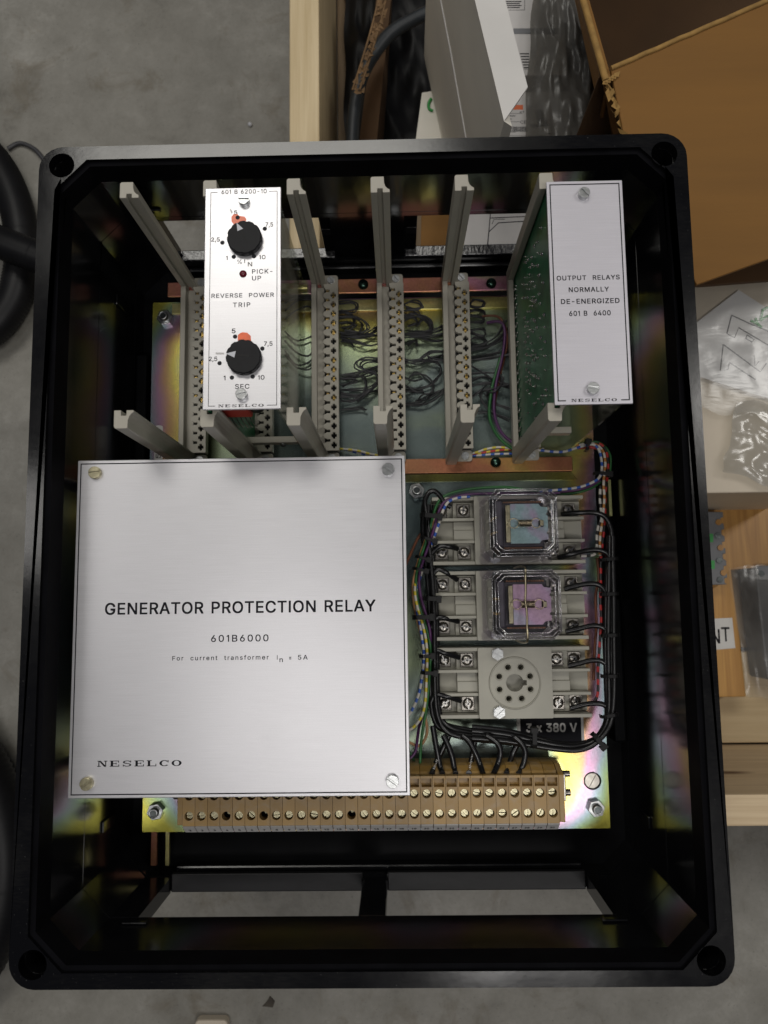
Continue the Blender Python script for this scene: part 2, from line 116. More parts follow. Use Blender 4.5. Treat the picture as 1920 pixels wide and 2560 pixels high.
    def text(s, body, x0, x1, y0, y1, z, m=0, bold=0.009, space=1.0, th=0.05):
        """letters fitted to a box (mm) and lying on the plane z"""
        layers = {}; pen = 0.0
        area2 = lambda l: sum(l[q]*l[(q+3) % len(l)]-l[(q+2) % len(l)]*l[q+1] for q in range(0, len(l), 2))
        for ch in body:
            if ch == ' ': pen += 0.26*space; continue
            adv, loops = GLYPH[ch]; sg = max((area2(l) for l in loops), key=abs); k = 0; outs = [l for l in loops if area2(l)*sg > 0]
            for l in loops:
                if area2(l)*sg > 0: k = outs.index(l)
                else:                                               # a counter goes with the outline round it
                    k = max((q for q, o_ in enumerate(outs) if min(o_[::2]) <= min(l[::2]) and max(o_[::2]) >= max(l[::2])), key=lambda q: abs(area2(outs[q])), default=0)
                layers.setdefault(k, []).append([(pen+l[2*q]/1000, l[2*q+1]/1000) for q in range(len(l)//2)])
            pen += adv/1000+0.12*(space-1)*4
        got = []
        for k, loops in sorted(layers.items()):
            c = bpy.data.curves.new('t', 'CURVE'); c.dimensions = '2D'; c.fill_mode = 'BOTH'; c.extrude = 0.01
            for l in loops:
                sp = c.splines.new('POLY'); sp.points.add(len(l)-1); sp.use_cyclic_u = True
                for p, q in zip(sp.points, l): p.co = (q[0], q[1], 0, 1)
            o = bpy.data.objects.new('t', c); COL.objects.link(o); dg = bpy.context.evaluated_depsgraph_get(); dg.update()
            me = bpy.data.meshes.new_from_object(o.evaluated_get(dg)); got.append((k, [v.co.copy() for v in me.vertices], [list(p.vertices) for p in me.polygons]))
            bpy.data.objects.remove(o); bpy.data.curves.remove(c); bpy.data.meshes.remove(me)
        vv = [v for g_ in got for v in g_[1]]
        ax = min(v.x for v in vv); bx = max(v.x for v in vv); ay = min(v.y for v in vv); by = max(v.y for v in vv)
        wv = bold*(x1-x0)/(bx-ax); hv = bold*(y1-y0)/(by-ay)
        for q, (k, V_, F_, sx_, sy_) in enumerate([(*g_, *sh) for g_ in got for sh in ([(0, 0)] if bold <= 0 else [(-wv, -hv), (wv, -hv), (wv, hv), (-wv, hv)])]):
            s.add([(x0+(v.x-ax)/(bx-ax)*(x1-x0)+sx_, y0+(v.y-ay)/(by-ay)*(y1-y0)+sy_, z+(th+0.006*q if v.z > 0 else 0)) for v in V_], F_, m)
        return s
    def tpx(s, body, px0, px1, pt, pb, z, **k):
        ym = (pt+pb)/2; a = U(px0, ym, z); b = U(px1, ym, z); xm = (px0+px1)/2
        return s.text(body, a.x, b.x, U(xm, pb, z).y, U(xm, pt, z).y, z, **k)

def circ(x, y, r, n=24, a0=0): return [(x+r*math.cos(a0+2*math.pi*i/n), y+r*math.sin(a0+2*math.pi*i/n)) for i in range(n)]
def rrect(x0, x1, y0, y1, r, n=6):
    o = []
    for cx, cy, a in ((x1-r, y1-r, 0), (x0+r, y1-r, 90), (x0+r, y0+r, 180), (x1-r, y0+r, 270)):
        o += [(cx+r*math.cos(R_(a+90*i/n)), cy+r*math.sin(R_(a+90*i/n))) for i in range(n+1)]
    return o
def octa(x0, x1, y0, y1, c): return [(x0+c,y0),(x1-c,y0),(x1,y0+c),(x1,y1-c),(x1-c,y1),(x0+c,y1),(x0,y1-c),(x0,y0+c)]
def smooth(pts, k=6):
    P = [Vector(p) for p in pts]; o = []
    for i in range(len(P)-1):
        a, b, c, d = P[max(i-1, 0)], P[i], P[i+1], P[min(i+2, len(P)-1)]
        for j in range(k):
            t = j/k
            o.append(0.5*((2*b)+(c-a)*t+(2*a-5*b+4*c-d)*t*t+(3*b-a-3*c+d)*t**3))
    return o + [P[-1]]

def mesh_obj(name, b, mats, loc=(0, 0, 0), bevel=0, parent_loc=None):
    me = bpy.data.meshes.new(name)
    me.from_pydata([((x-loc[0])*MM, (y-loc[1])*MM, (z-loc[2])*MM) for x, y, z in b.v], [], b.f)
    for m in (mats if isinstance(mats, (list, tuple)) else [mats]): me.materials.append(m)
    for p, mi, sm in zip(me.polygons, b.m, b.s): p.material_index = mi; p.use_smooth = sm
    if b.uv:
        ul = me.uv_layers.new(name='UVMap')
        for i, q in b.uv.items():
            for li, c in zip(me.polygons[i].loop_indices, q): ul.data[li].uv = c
    o = bpy.data.objects.new(name, me); COL.objects.link(o)
    pl = parent_loc or (0, 0, 0)
    o.location = ((loc[0]-pl[0])*MM, (loc[1]-pl[1])*MM, (loc[2]-pl[2])*MM)
    if bevel:
        md = o.modifiers.new('edge', 'BEVEL'); md.width = bevel*MM; md.segments = 2; md.limit_method = 'ANGLE'; md.angle_limit = R_(40)
    return o
def tag(o, label, cat, group=None):
    o['label'] = label; o['category'] = cat
    if group: o['group'] = group
    return o
def thing(name, label, cat, loc, group=None):
    o = bpy.data.objects.new(name, None); COL.objects.link(o); o.empty_display_size = 0.01
    o.location = [c*MM for c in loc]; o['mm'] = list(loc)
    return tag(o, label, cat, group)
def part(par, name, b, mats, at=None, bevel=0, label=None):
    pl = list(par['mm']); at = at or pl
    o = mesh_obj(name, b, mats, at, bevel, pl); o.parent = par; o['mm'] = list(at)
    if label: o['label'] = label
    return o
def single(name, label, cat, b, mats, at=(0, 0, 0), group=None, bevel=0):
    o = mesh_obj(name, b, mats, at, bevel); return tag(o, label, cat, group)
def struct(name, b, mats, at=(0, 0, 0)):
    o = mesh_obj(name, b, mats, at); o['kind'] = 'structure'; return o
def dup(root, off, label, group=None):
    """copy of a thing with copies of its parts and sub-parts, moved by off (mm)"""
    def cp(o, par):
        c = o.copy(); COL.objects.link(c); c.parent = par
        for ch in [q for q in bpy.data.objects if q.parent == o]: cp(ch, c)
        return c
    kids = {}
    r = cp(root, None); r.location = root.location + Vector(off)*MM
    r['label'] = label
    if group: r['group'] = group
    return r
def kids(o): return [q for q in bpy.data.objects if q.parent == o]

# ------------------------------------------------------------------ materials
def nt(name):
    m = bpy.data.materials.new(name); m.use_nodes = True; t = m.node_tree
    return m, t, t.nodes['Principled BSDF']
def node(t, typ, **k):
    n = t.nodes.new(typ)
    for a, v in k.items(): setattr(n, a, v)
    return n
def coords(t, scale=(1, 1, 1), rot=(0, 0, 0), src='Object'):
    tc = node(t, 'ShaderNodeTexCoord'); mp = node(t, 'ShaderNodeMapping'); mp.inputs['Scale'].default_value = scale; mp.inputs['Rotation'].default_value = rot
    t.links.new(tc.outputs[src], mp.inputs['Vector']); return mp.outputs[0]
def noise(t, vec, scale, detail=4, rough=0.55, dist=0):
    n = node(t, 'ShaderNodeTexNoise'); n.inputs['Scale'].default_value = scale; n.inputs['Detail'].default_value = detail
    n.inputs['Roughness'].default_value = rough; n.inputs['Distortion'].default_value = dist
    t.links.new(vec, n.inputs['Vector']); return n.outputs['Fac']
def ramp(t, fac, stops, interp='LINEAR'):
    r = node(t, 'ShaderNodeValToRGB'); r.color_ramp.interpolation = interp; e = r.color_ramp.elements
    while len(e) < len(stops): e.new(0.5)
    for el, (p, c) in zip(e, stops): el.position = p; el.color = (*c, 1) if len(c) == 3 else c
    t.links.new(fac, r.inputs[0]); return r.outputs[0]
def math_(t, op, a, b=None, clamp=False):
    n = node(t, 'ShaderNodeMath', operation=op, use_clamp=clamp)
    for i, q in enumerate((a, b)):
        if q is None: continue
        if isinstance(q, (int, float)): n.inputs[i].default_value = q
        else: t.links.new(q, n.inputs[i])
    return n.outputs[0]
def bump(t, bs, h, strength=0.2, dist=0.0005):
    b = node(t, 'ShaderNodeBump'); b.inputs['Strength'].default_value = strength; b.inputs['Distance'].default_value = dist
    t.links.new(h, b.inputs['Height']); t.links.new(b.outputs[0], bs.inputs['Normal'])
def mat(name, col, rough=0.5, metal=0.0, var=0.15, scale=60, rvar=0.0, bmp=0.0, bscale=None, stretch=(1, 1, 1), spec=None, bdist=0.0004, col2=None, lo=0.3, hi=0.7, detail=5, ior=None):
    m, t, bs = nt(name); v = coords(t, stretch); f = noise(t, v, scale, detail)
    c2 = col2 or tuple(min(1, c*(1+var)) for c in col); c1 = col if col2 else tuple(c*(1-var) for c in col)
    t.links.new(ramp(t, f, [(lo, c1), (hi, c2)]), bs.inputs['Base Color'])
    bs.inputs['Roughness'].default_value = rough; bs.inputs['Metallic'].default_value = metal
    if spec is not None: bs.inputs['Specular IOR Level'].default_value = spec
    if ior: bs.inputs['IOR'].default_value = ior
    if rvar: t.links.new(ramp(t, f, [(0.3, (rough-rvar,)*3), (0.7, (rough+rvar,)*3)]), bs.inputs['Roughness'])
    if bmp: bump(t, bs, noise(t, v, bscale or scale*4, 3), bmp, bdist)
    return m

m_black = mat('black_moulding', (0.005, 0.0052, 0.006), 0.15, var=0.25, scale=30, rvar=0.04, bmp=0.03, bscale=900, spec=0.42)
m_tray = mat('black_matt_moulding', (0.0045, 0.0048, 0.0056), 0.45, var=0.3, scale=40, spec=0.3, ior=1.2)
m_lip = mat('black_lip_moulding', (0.004, 0.004, 0.005), 0.55, var=0.3, scale=40, spec=0.2, ior=1.12)
m_sill2 = mat('black_scratched_moulding', (0.010, 0.010, 0.011), 0.45, var=0.6, scale=50, bmp=0.15, bscale=200, stretch=(.3, 1, 1), spec=0.2)
m_sill = mat('black_textured_moulding', (0.012, 0.012, 0.014), 0.20, var=0.3, scale=80, bmp=0.55, bscale=420, stretch=(1, .6, 1), bdist=0.0007, spec=0.7)
def rim_mat():
    m, t, bs = nt('black_rim_scuffed'); v = coords(t)
    f = noise(t, v, 18, 6); sc = noise(t, coords(t, (12, 90, 40)), 14, 3)
    t.links.new(ramp(t, math_(t, 'MULTIPLY', f, sc), [(0.20, (0.0030, 0.0031, 0.0038)), (0.42, (0.009, 0.0088, 0.0085))]), bs.inputs['Base Color'])
    t.links.new(ramp(t, f, [(0.3, (0.10,)*3), (0.7, (0.19,)*3)]), bs.inputs['Roughness'])
    sp = ramp(t, noise(t, v, 850, 2), [(0.70, (0, 0, 0)), (0.76, (1, 1, 1))]); old = bs.inputs['Base Color'].links[0].from_socket
    mx = node(t, 'ShaderNodeMix', data_type='RGBA'); t.links.new(sp, mx.inputs['Factor']); t.links.new(old, mx.inputs['A']); mx.inputs['B'].default_value = (0.06, 0.06, 0.058, 1); t.links.new(mx.outputs['Result'], bs.inputs['Base Color'])
    bump(t, bs, noise(t, v, 260, 5), 0.04, 0.0005); return m
m_rim = rim_mat()
m_gap = mat('deep_black', (0.004, 0.004, 0.004), 0.7)
m_guide = mat('grey_beige_plastic', (0.37, 0.348, 0.292), 0.45, var=0.06, scale=40, bmp=0.03)
m_socket = mat('grey_socket_plastic', (0.38, 0.368, 0.31), 0.42, var=0.06, scale=50)
m_gold = mat('gold_contact', (0.75, 0.52, 0.16), 0.3, 1, var=0.1)
m_screw = mat('zinc_screw', (0.46, 0.47, 0.47), 0.30, 1, var=0.2, scale=200, bmp=0.1)
m_brass = mat('yellow_zinc_screw', (0.36, 0.33, 0.22), 0.34, 1, var=0.4, scale=250, bmp=0.1)
m_nickel = mat('nickel_clamp', (0.32, 0.30, 0.27), 0.3, 1, var=0.25, scale=200, bmp=0.1)
m_darkmetal = mat('dark_plated_nut', (0.10, 0.11, 0.11), 0.3, 0.9, var=0.3, scale=200)
m_greenbolt = mat('dark_green_plated_bolt', (0.03, 0.06, 0.045), 0.22, 0.9, var=0.3, scale=200)
m_ink = mat('black_ink', (0.010, 0.010, 0.013), 0.7, var=0.1, spec=0.12)
m_inkpale = mat('lightened_ink', (0.030, 0.030, 0.034), 0.7, var=0.1, spec=0.15)
def alu(name, c, metal=0.75, rough=0.36):
    m, t, bs = nt(name); v = coords(t, (6, 420, 60)); g = noise(t, v, 6, 5, 0.65); h = noise(t, coords(t), 9, 3); k = noise(t, coords(t), 1500, 2)
    mix = math_(t, 'ADD', math_(t, 'MULTIPLY', g, 0.7), math_(t, 'MULTIPLY', k, 0.3))
    t.links.new(ramp(t, mix, [(0.3, tuple(q*0.90 for q in c)), (0.7, tuple(min(1, q*1.05) for q in c))]), bs.inputs['Base Color'])
    t.links.new(ramp(t, math_(t, 'ADD', math_(t, 'MULTIPLY', g, 0.75), math_(t, 'MULTIPLY', noise(t, coords(t), 7, 3, 0.5, 0.3), 0.25)), [(0.3, (rough-0.05,)*3), (0.7, (rough+0.07,)*3)]), bs.inputs['Roughness'])
    bs.inputs['Metallic'].default_value = metal; bump(t, bs, g, 0.08, 0.0002)
    cx = node(t, 'ShaderNodeCombineXYZ'); cx.inputs[1].default_value = 1; t.links.new(cx.outputs[0], bs.inputs['Tangent']); bs.inputs['Anisotropic'].default_value = 0.35; return m
m_alu = alu('brushed_anodised_aluminium', (0.59, 0.585, 0.605))
m_alu2 = alu('satin_anodised_aluminium', (0.60, 0.585, 0.63), 0.45, 0.42)
m_edge = mat('milled_aluminium_edge', (0.72, 0.70, 0.72), 0.25, 0.9, var=0.05)
IRI = [(0.00, (0.15, 0.21, 0.22)), (0.22, (0.27, 0.33, 0.31)), (0.38, (0.40, 0.48, 0.28)), (0.50, (0.68, 0.58, 0.14)), (0.60, (0.66, 0.40, 0.22)), (0.68, (0.58, 0.33, 0.48)), (0.78, (0.36, 0.46, 0.52)), (0.88, (0.40, 0.56, 0.30)), (1.0, (0.62, 0.58, 0.10))]
def zinc(name, kind, rough=0.33, stops=IRI, sc=9.0, amp=1.0, mul=1.0):
    m, t, bs = nt(name); tc = node(t, 'ShaderNodeTexCoord'); v = tc.outputs['Object']
    n = noise(t, v, sc, 6, 0.5, 0.5); fine = noise(t, v, 500, 6, 0.7)
    if kind == 'plate':      # rings that follow the sheet's rim, as passivation does
        sp = node(t, 'ShaderNodeSeparateXYZ'); t.links.new(v, sp.inputs[0])
        ax = math_(t, 'POWER', math_(t, 'ABSOLUTE', math_(t, 'DIVIDE', sp.outputs[0], 0.174)), 6)
        ay = math_(t, 'POWER', math_(t, 'ABSOLUTE', math_(t, 'DIVIDE', sp.outputs[1], 0.2052)), 6)
        fac = math_(t, 'ADD', math_(t, 'MULTIPLY', math_(t, 'ADD', ax, ay), 0.50), math_(t, 'MULTIPLY', math_(t, 'SUBTRACT', n, 0.30), 1.0), True)
    else:
        fac = math_(t, 'ADD', math_(t, 'MULTIPLY', math_(t, 'SUBTRACT', n, 0.5), 2.4*amp), 0.5, True)
    c = ramp(t, fac, [(p, tuple(q*mul for q in k)) for p, k in stops])
    mx = node(t, 'ShaderNodeMix', data_type='RGBA', blend_type='MULTIPLY'); mx.inputs['Factor'].default_value = 0.5
    t.links.new(c, mx.inputs['A']); t.links.new(ramp(t, fine, [(0.35, (0.55,)*3), (0.62, (1.0,)*3)]), mx.inputs['B'])
    t.links.new(mx.outputs['Result'], bs.inputs['Base Color'])
    bs.inputs['Metallic'].default_value = 0.78; bs.inputs['Roughness'].default_value = rough; bump(t, bs, fine, 0.08, 0.0002); return m
m_plate = zinc('passivated_zinc_sheet', 'plate', 0.25)
m_rail = zinc('pink_passivated_zinc', 'free', 0.36, [(0.0, (0.45, 0.38, 0.10)), (0.3, (0.46, 0.22, 0.11)), (0.55, (0.46, 0.17, 0.15)), (0.8, (0.42, 0.19, 0.26)), (1.0, (0.30, 0.36, 0.16))], 14)
m_rail2 = zinc('brown_passivated_zinc', 'free', 0.36, [(0.0, (0.45, 0.40, 0.10)), (0.25, (0.42, 0.24, 0.08)), (0.55, (0.38, 0.15, 0.08)), (0.85, (0.40, 0.20, 0.10)), (1.0, (0.36, 0.38, 0.12))], 14)
m_strap = zinc('yellow_passivated_zinc', 'free', 0.35, [(0.0, (0.55, 0.5, 0.12)), (0.5, (0.6, 0.55, 0.25)), (1.0, (0.4, 0.5, 0.25))], 20)
m_arm1 = zinc('teal_passivated_plate', 'free', 0.28, [(0.0, (0.34, 0.5, 0.48)), (0.5, (0.40, 0.56, 0.58)), (0.75, (0.55, 0.42, 0.58)), (1.0, (0.5, 0.55, 0.4))], 28)
m_arm2 = zinc('pink_passivated_plate', 'free', 0.28, [(0.0, (0.45, 0.5, 0.58)), (0.4, (0.58, 0.40, 0.56)), (0.75, (0.60, 0.42, 0.52)), (1.0, (0.4, 0.56, 0.55))], 28)
def clear(name, tint=(0.9, 0.9, 0.9), gloss=(1, 1, 1), lo=0.06, hi=0.75, rough=0.05, diff=0.0, dcol=(0.6, 0.6, 0.6), bsc=0, bst=0.3):
    m = bpy.data.materials.new(name); m.use_nodes = True; t = m.node_tree; t.nodes.clear()
    out = node(t, 'ShaderNodeOutputMaterial'); tr = node(t, 'ShaderNodeBsdfTransparent'); gl = node(t, 'ShaderNodeBsdfGlossy'); mx = node(t, 'ShaderNodeMixShader')
    tr.inputs[0].default_value = (*tint, 1); gl.inputs[0].default_value = (*gloss, 1); gl.inputs['Roughness'].default_value = rough
    lw = node(t, 'ShaderNodeLayerWeight'); lw.inputs[0].default_value = 0.35
    t.links.new(ramp(t, lw.outputs['Facing'], [(0.0, (lo,)*3), (1.0, (hi,)*3)]), mx.inputs[0])
    last = tr.outputs[0]
    if diff:
        df = node(t, 'ShaderNodeBsdfDiffuse'); df.inputs[0].default_value = (*dcol, 1); m2 = node(t, 'ShaderNodeMixShader')
        t.links.new(ramp(t, noise(t, coords(t), 14, 4), [(0.35, (diff*0.5,)*3), (0.7, (min(1, diff*1.5),)*3)]), m2.inputs[0])
        t.links.new(tr.outputs[0], m2.inputs[1]); t.links.new(df.outputs[0], m2.inputs[2]); last = m2.outputs[0]
    if bsc:
        b = node(t, 'ShaderNodeBump'); b.inputs['Strength'].default_value = bst; b.inputs['Distance'].default_value = 0.003
        t.links.new(noise(t, coords(t, (1, 2.2, 1), (0, 0, 0.5)), bsc, 4, 0.6, 1.0), b.inputs['Height']); t.links.new(b.outputs[0], gl.inputs['Normal'])
    t.links.new(last, mx.inputs[1]); t.links.new(gl.outputs[0], mx.inputs[2]); t.links.new(mx.outputs[0], out.inputs[0]); return m
m_clear = clear('clear_smoky_plastic', (0.93, 0.92, 0.94), (1, 1, 1), 0.05, 0.55, 0.035)
m_cledge = clear('pale_edge_highlight', (0.75, 0.75, 0.77), (1, 1, 1), 0.16, 0.7, 0.10, 0.22, (0.45, 0.44, 0.46))
m_sheet = clear('clear_sheet', (0.86, 0.87, 0.84), (1, 1, 1), 0.04, 0.4, 0.08)
m_film = clear('clear_plastic_film', (0.80, 0.80, 0.78), (1, 1, 1), 0.03, 0.24, 0.18, 0.24, (0.55, 0.54, 0.52), 14, 0.2)
m_sleeve = clear('thin_clear_sleeve', (0.93, 0.93, 0.92), (1, 1, 1), 0.02, 0.2, 0.2, 0.10, (0.6, 0.59, 0.57), 12, 0.15)
m_film2 = clear('smoky_plastic_film', (0.50, 0.49, 0.46), (1, 1, 1), 0.012, 0.16, 0.3, 0.62, (0.10, 0.096, 0.088), 9, 0.2)
m_pcb = mat('green_circuit_board', (0.020, 0.13, 0.058), 0.32, var=0.45, scale=90)
m_solder = mat('solder', (0.62, 0.61, 0.58), 0.22, 1, var=0.1)
m_redcap = mat('red_component', (0.45, 0.045, 0.03), 0.4, var=0.1)
m_blackp = mat('black_plastic', (0.012, 0.012, 0.013), 0.32, var=0.2)
m_tie = mat('black_nylon', (0.006, 0.006, 0.0065), 0.5, var=0.2, spec=0.3)
m_knob = mat('black_knob_plastic', (0.010, 0.010, 0.0115), 0.5, var=0.15, scale=200, spec=0.2)
m_white = mat('white_paint', (0.55, 0.56, 0.60), 0.5, var=0.05)
m_orange = mat('orange_varnish', (0.80, 0.13, 0.035), 0.3, var=0.15, scale=200)
m_led = mat('dark_red_lens', (0.10, 0.004, 0.012), 0.12, var=0.1)
m_lens = mat('dark_coil', (0.045, 0.040, 0.052), 0.4, var=0.35, scale=120)
m_spring = mat('spring_steel', (0.42, 0.36, 0.24), 0.3, 1, var=0.1)
m_copper = mat('copper_winding', (0.20, 0.11, 0.07), 0.35, 0.8, var=0.2)
m_label = mat('aged_white_label', (0.55, 0.54, 0.52), 0.5, var=0.06)
m_grey = mat('grey_marker_plastic', (0.52, 0.51, 0.50), 0.5, var=0.08)
def term_mat():
    m, t, bs = nt('tan_terminal_plastic'); v = coords(t, (1, 1, 1)); oi = node(t, 'ShaderNodeObjectInfo')
    tcg = node(t, 'ShaderNodeNewGeometry'); f = noise(t, tcg.outputs['Position'], 130, 4, 0.6, 0.6)
    tan = ramp(t, oi.outputs['Random'], [(0, (0.29, 0.172, 0.045)), (1, (0.37, 0.222, 0.062))])
    mx = node(t, 'ShaderNodeMix', data_type='RGBA'); t.links.new(ramp(t, f, [(0.46, (0, 0, 0)), (0.74, (0.45,)*3)]), mx.inputs['Factor'])
    t.links.new(tan, mx.inputs['A']); mx.inputs['B'].default_value = (0.34, 0.27, 0.19, 1)
    t.links.new(mx.outputs['Result'], bs.inputs['Base Color']); bs.inputs['Roughness'].default_value = 0.42; return m
m_term = term_mat()
def wire(name, col, rough=0.38): return mat(name, col, rough, var=0.12, scale=120)
def striped(name, a, b, period=7.0, frac=0.42):
    m, t, bs = nt(name); uv = node(t, 'ShaderNodeUVMap'); sp = node(t, 'ShaderNodeSeparateXYZ'); t.links.new(uv.outputs[0], sp.inputs[0])
    f = math_(t, 'FRACT', math_(t, 'DIVIDE', math_(t, 'ADD', sp.outputs[0], math_(t, 'MULTIPLY', sp.outputs[1], 0.7)), period))
    t.links.new(ramp(t, f, [(0, b), (frac, a)], 'CONSTANT'), bs.inputs['Base Color']); bs.inputs['Roughness'].default_value = 0.4; return m
WHT = (0.58, 0.55, 0.50); BLU = (0.02, 0.09, 0.42); YEL = (0.62, 0.50, 0.03); RED = (0.45, 0.02, 0.02); BLK = (0.012, 0.012, 0.013); ORA = (0.42, 0.17, 0.03)
w_wb = striped('white_blue_insulation', WHT, BLU); w_wy = striped('white_yellow_insulation', WHT, YEL); w_wo = striped('white_orange_insulation', WHT, ORA)
w_wk = striped('white_black_insulation', WHT, BLK); w_rk = striped('red_black_insulation', BLK, RED, 9, 0.45); w_ry = striped('red_yellow_insulation', RED, YEL)
w_green = wire('green_insulation', (0.02, 0.12, 0.03)); w_purple = wire('purple_insulation', (0.085, 0.022, 0.10)); w_tan = wire('tan_insulation', (0.42, 0.22, 0.10))
w_brown = wire('brown_insulation', (0.16, 0.05, 0.02)); w_grey = wire('grey_insulation', (0.040, 0.040, 0.044), 0.45); w_black = wire('black_sheath', (0.009, 0.009, 0.010), 0.27)
w_yel = wire('yellow_insulation', (0.5, 0.42, 0.05)); w_red = wire('red_insulation', (0.4, 0.02, 0.02))

def concrete():
    m, t, bs = nt('trowelled_concrete'); v = coords(t); a = noise(t, v, 5, 8, 0.62, 0.4); b = noise(t, v, 32, 6, 0.65, 0.3); c = noise(t, v, 700, 3)
    s = math_(t, 'ADD', math_(t, 'ADD', math_(t, 'MULTIPLY', a, 0.55), math_(t, 'MULTIPLY', b, 0.33)), math_(t, 'MULTIPLY', noise(t, v, 230, 4, 0.7), 0.12))
    col = ramp(t, s, [(0.34, (0.11, 0.103, 0.088)), (0.45, (0.190, 0.182, 0.158)), (0.55, (0.235, 0.226, 0.200)), (0.66, (0.32, 0.31, 0.28))])
    gr = ramp(t, noise(t, v, 420, 3, 0.6), [(0.27, (0.45,)*3), (0.36, (1, 1, 1))]); mg = node(t, 'ShaderNodeMix', data_type='RGBA', blend_type='MULTIPLY'); mg.inputs['Factor'].default_value = 0.8; t.links.new(col, mg.inputs['A']); t.links.new(gr, mg.inputs['B']); col = mg.outputs['Result']
    st = noise(t, v, 14, 5, 0.7, 0.8)
    mx = node(t, 'ShaderNodeMix', data_type='RGBA', blend_type='MULTIPLY'); t.links.new(ramp(t, st, [(0.56, (0, 0, 0)), (0.68, (0.6,)*3)]), mx.inputs['Factor'])
    t.links.new(col, mx.inputs['A']); mx.inputs['B'].default_value = (0.62, 0.55, 0.45, 1)
    t.links.new(mx.outputs['Result'], bs.inputs['Base Color']); bs.inputs['Roughness'].default_value = 0.55
    bump(t, bs, math_(t, 'ADD', b, math_(t, 'MULTIPLY', c, 0.4)), 0.15, 0.002); return m
m_floor = concrete()
def wood(name, c1, c2, ax=0, knot=None, rough=0.6):
    m, t, bs = nt(name); s = [22, 22, 22]; s[ax] = 1.2; v = coords(t, tuple(s)); a = noise(t, v, 3.2, 5, 0.6, 1.2); s2 = [160, 160, 160]; s2[ax] = 3
    b = noise(t, coords(t, tuple(s2)), 4, 3); f = math_(t, 'ADD', math_(t, 'MULTIPLY', a, 0.75), math_(t, 'MULTIPLY', b, 0.25))
    c = ramp(t, f, [(0.32, c1), (0.5, tuple((p+q)/2 for p, q in zip(c1, c2))), (0.66, c2)])
    if knot:
        tc = node(t, 'ShaderNodeTexCoord'); mp = node(t, 'ShaderNodeMapping'); mp.vector_type = 'TEXTURE'; mp.inputs['Location'].default_value = [q*MM for q in knot[0]]; mp.inputs['Scale'].default_value = [q*MM for q in knot[1]]
        t.links.new(tc.outputs['Object'], mp.inputs[0]); ln = node(t, 'ShaderNodeVectorMath', operation='LENGTH'); t.links.new(mp.outputs[0], ln.inputs[0])
        mx = node(t, 'ShaderNodeMix', data_type='RGBA'); t.links.new(ramp(t, ln.outputs['Value'], [(0.3, (0.9,)*3), (0.75, (0.35,)*3), (1.0, (0,)*3)]), mx.inputs['Factor'])
        t.links.new(c, mx.inputs['A']); mx.inputs['B'].default_value = (0.10, 0.045, 0.02, 1); c = mx.outputs['Result']
    t.links.new(c, bs.inputs['Base Color']); bs.inputs['Roughness'].default_value = rough; bump(t, bs, f, 0.12, 0.001); return m
m_pineY = wood('pale_pine', (0.52, 0.40, 0.22), (0.70, 0.57, 0.36), 1)
m_pineX = wood('knotty_pine', (0.54, 0.40, 0.24), (0.72, 0.57, 0.37), 0, ((290, -157, -118), (26, 40, 9)))
m_pineX2 = wood('pale_deck_pine', (0.50, 0.38, 0.22), (0.62, 0.49, 0.30), 0)
m_orangewood = wood('varnished_orange_wood', (0.30, 0.14, 0.03), (0.50, 0.27, 0.07), 1, None, 0.4)
m_ply = wood('old_plywood', (0.30, 0.21, 0.12), (0.40, 0.29, 0.18), 1)
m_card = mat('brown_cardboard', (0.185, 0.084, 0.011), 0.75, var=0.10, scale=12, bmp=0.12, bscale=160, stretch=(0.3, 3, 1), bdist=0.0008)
m_cardshade = mat('brown_cardboard_shaded', (0.065, 0.030, 0.0075), 0.8, var=0.12, scale=14)  # cardboard darkened in colour to stand for shade inside the box
m_cardedge = mat('torn_cardboard_edge', (0.30, 0.175, 0.05), 0.85, var=0.25, scale=120, bmp=0.4, bscale=300)
m_cardin2 = mat('dim_torn_cardboard', (0.17, 0.10, 0.045), 0.85, var=0.25, scale=120)
m_carton = mat('white_carton', (0.62, 0.605, 0.58), 0.6, var=0.05, scale=20)
m_cartonside = mat('cream_carton', (0.76, 0.73, 0.65), 0.65, var=0.06, scale=14)
m_prodbox = mat('white_product_box', (0.50, 0.485, 0.475), 0.5, var=0.05, scale=20)
m_paper = mat('white_paper', (0.66, 0.655, 0.65), 0.6, var=0.04, scale=12)
m_board = mat('cream_board', (0.56, 0.49, 0.39), 0.6, var=0.05, scale=20)
m_leaf = mat('dry_leaf', (0.05, 0.042, 0.032), 0.8, var=0.3)
m_hose = mat('black_hose', (0.007, 0.007, 0.008), 0.45, var=0.2, spec=0.25)
m_greystrip = mat('grey_terminal_plastic', (0.14, 0.145, 0.155), 0.45, var=0.1)
m_green = mat('green_sticker', (0.03, 0.30, 0.06), 0.5, var=0.1)
m_orangeprint = mat('orange_print', (0.62, 0.12, 0.03), 0.5, var=0.05)
m_bluegrey = wire('blue_grey_sheath', (0.016, 0.020, 0.024), 0.5)

# ================================================================== the setting
struct('floor', M().add([(-4000, -4000, -260), (4000, -4000, -260), (4000, 4000, -260), (-4000, 4000, -260)], [[0, 1, 2, 3]]), m_floor)

# ------------------------------------------------------------------ timber crate under the box
crate = thing('wooden_crate', 'open pine crate whose edge boards carry the black box', 'crate', (300, 300, -258))
part(crate, 'side_board', M().box(-89.5, -63, -181, 1100, -252, -40), m_pineY, bevel=1.5)
part(crate, 'front_board', M().box(-62.5, 900, -181, -156.8, -252, -40), m_pineX, at=(0, 0, 0), bevel=1.5)
part(crate, 'deck_board', M().box(-62, 900, -154, -60, -258, -243), m_pineX2, bevel=1.0)
part(crate, 'deck_board', M().box(-62, 900, -56, 1100, -258, -250), m_ply, bevel=1.0)

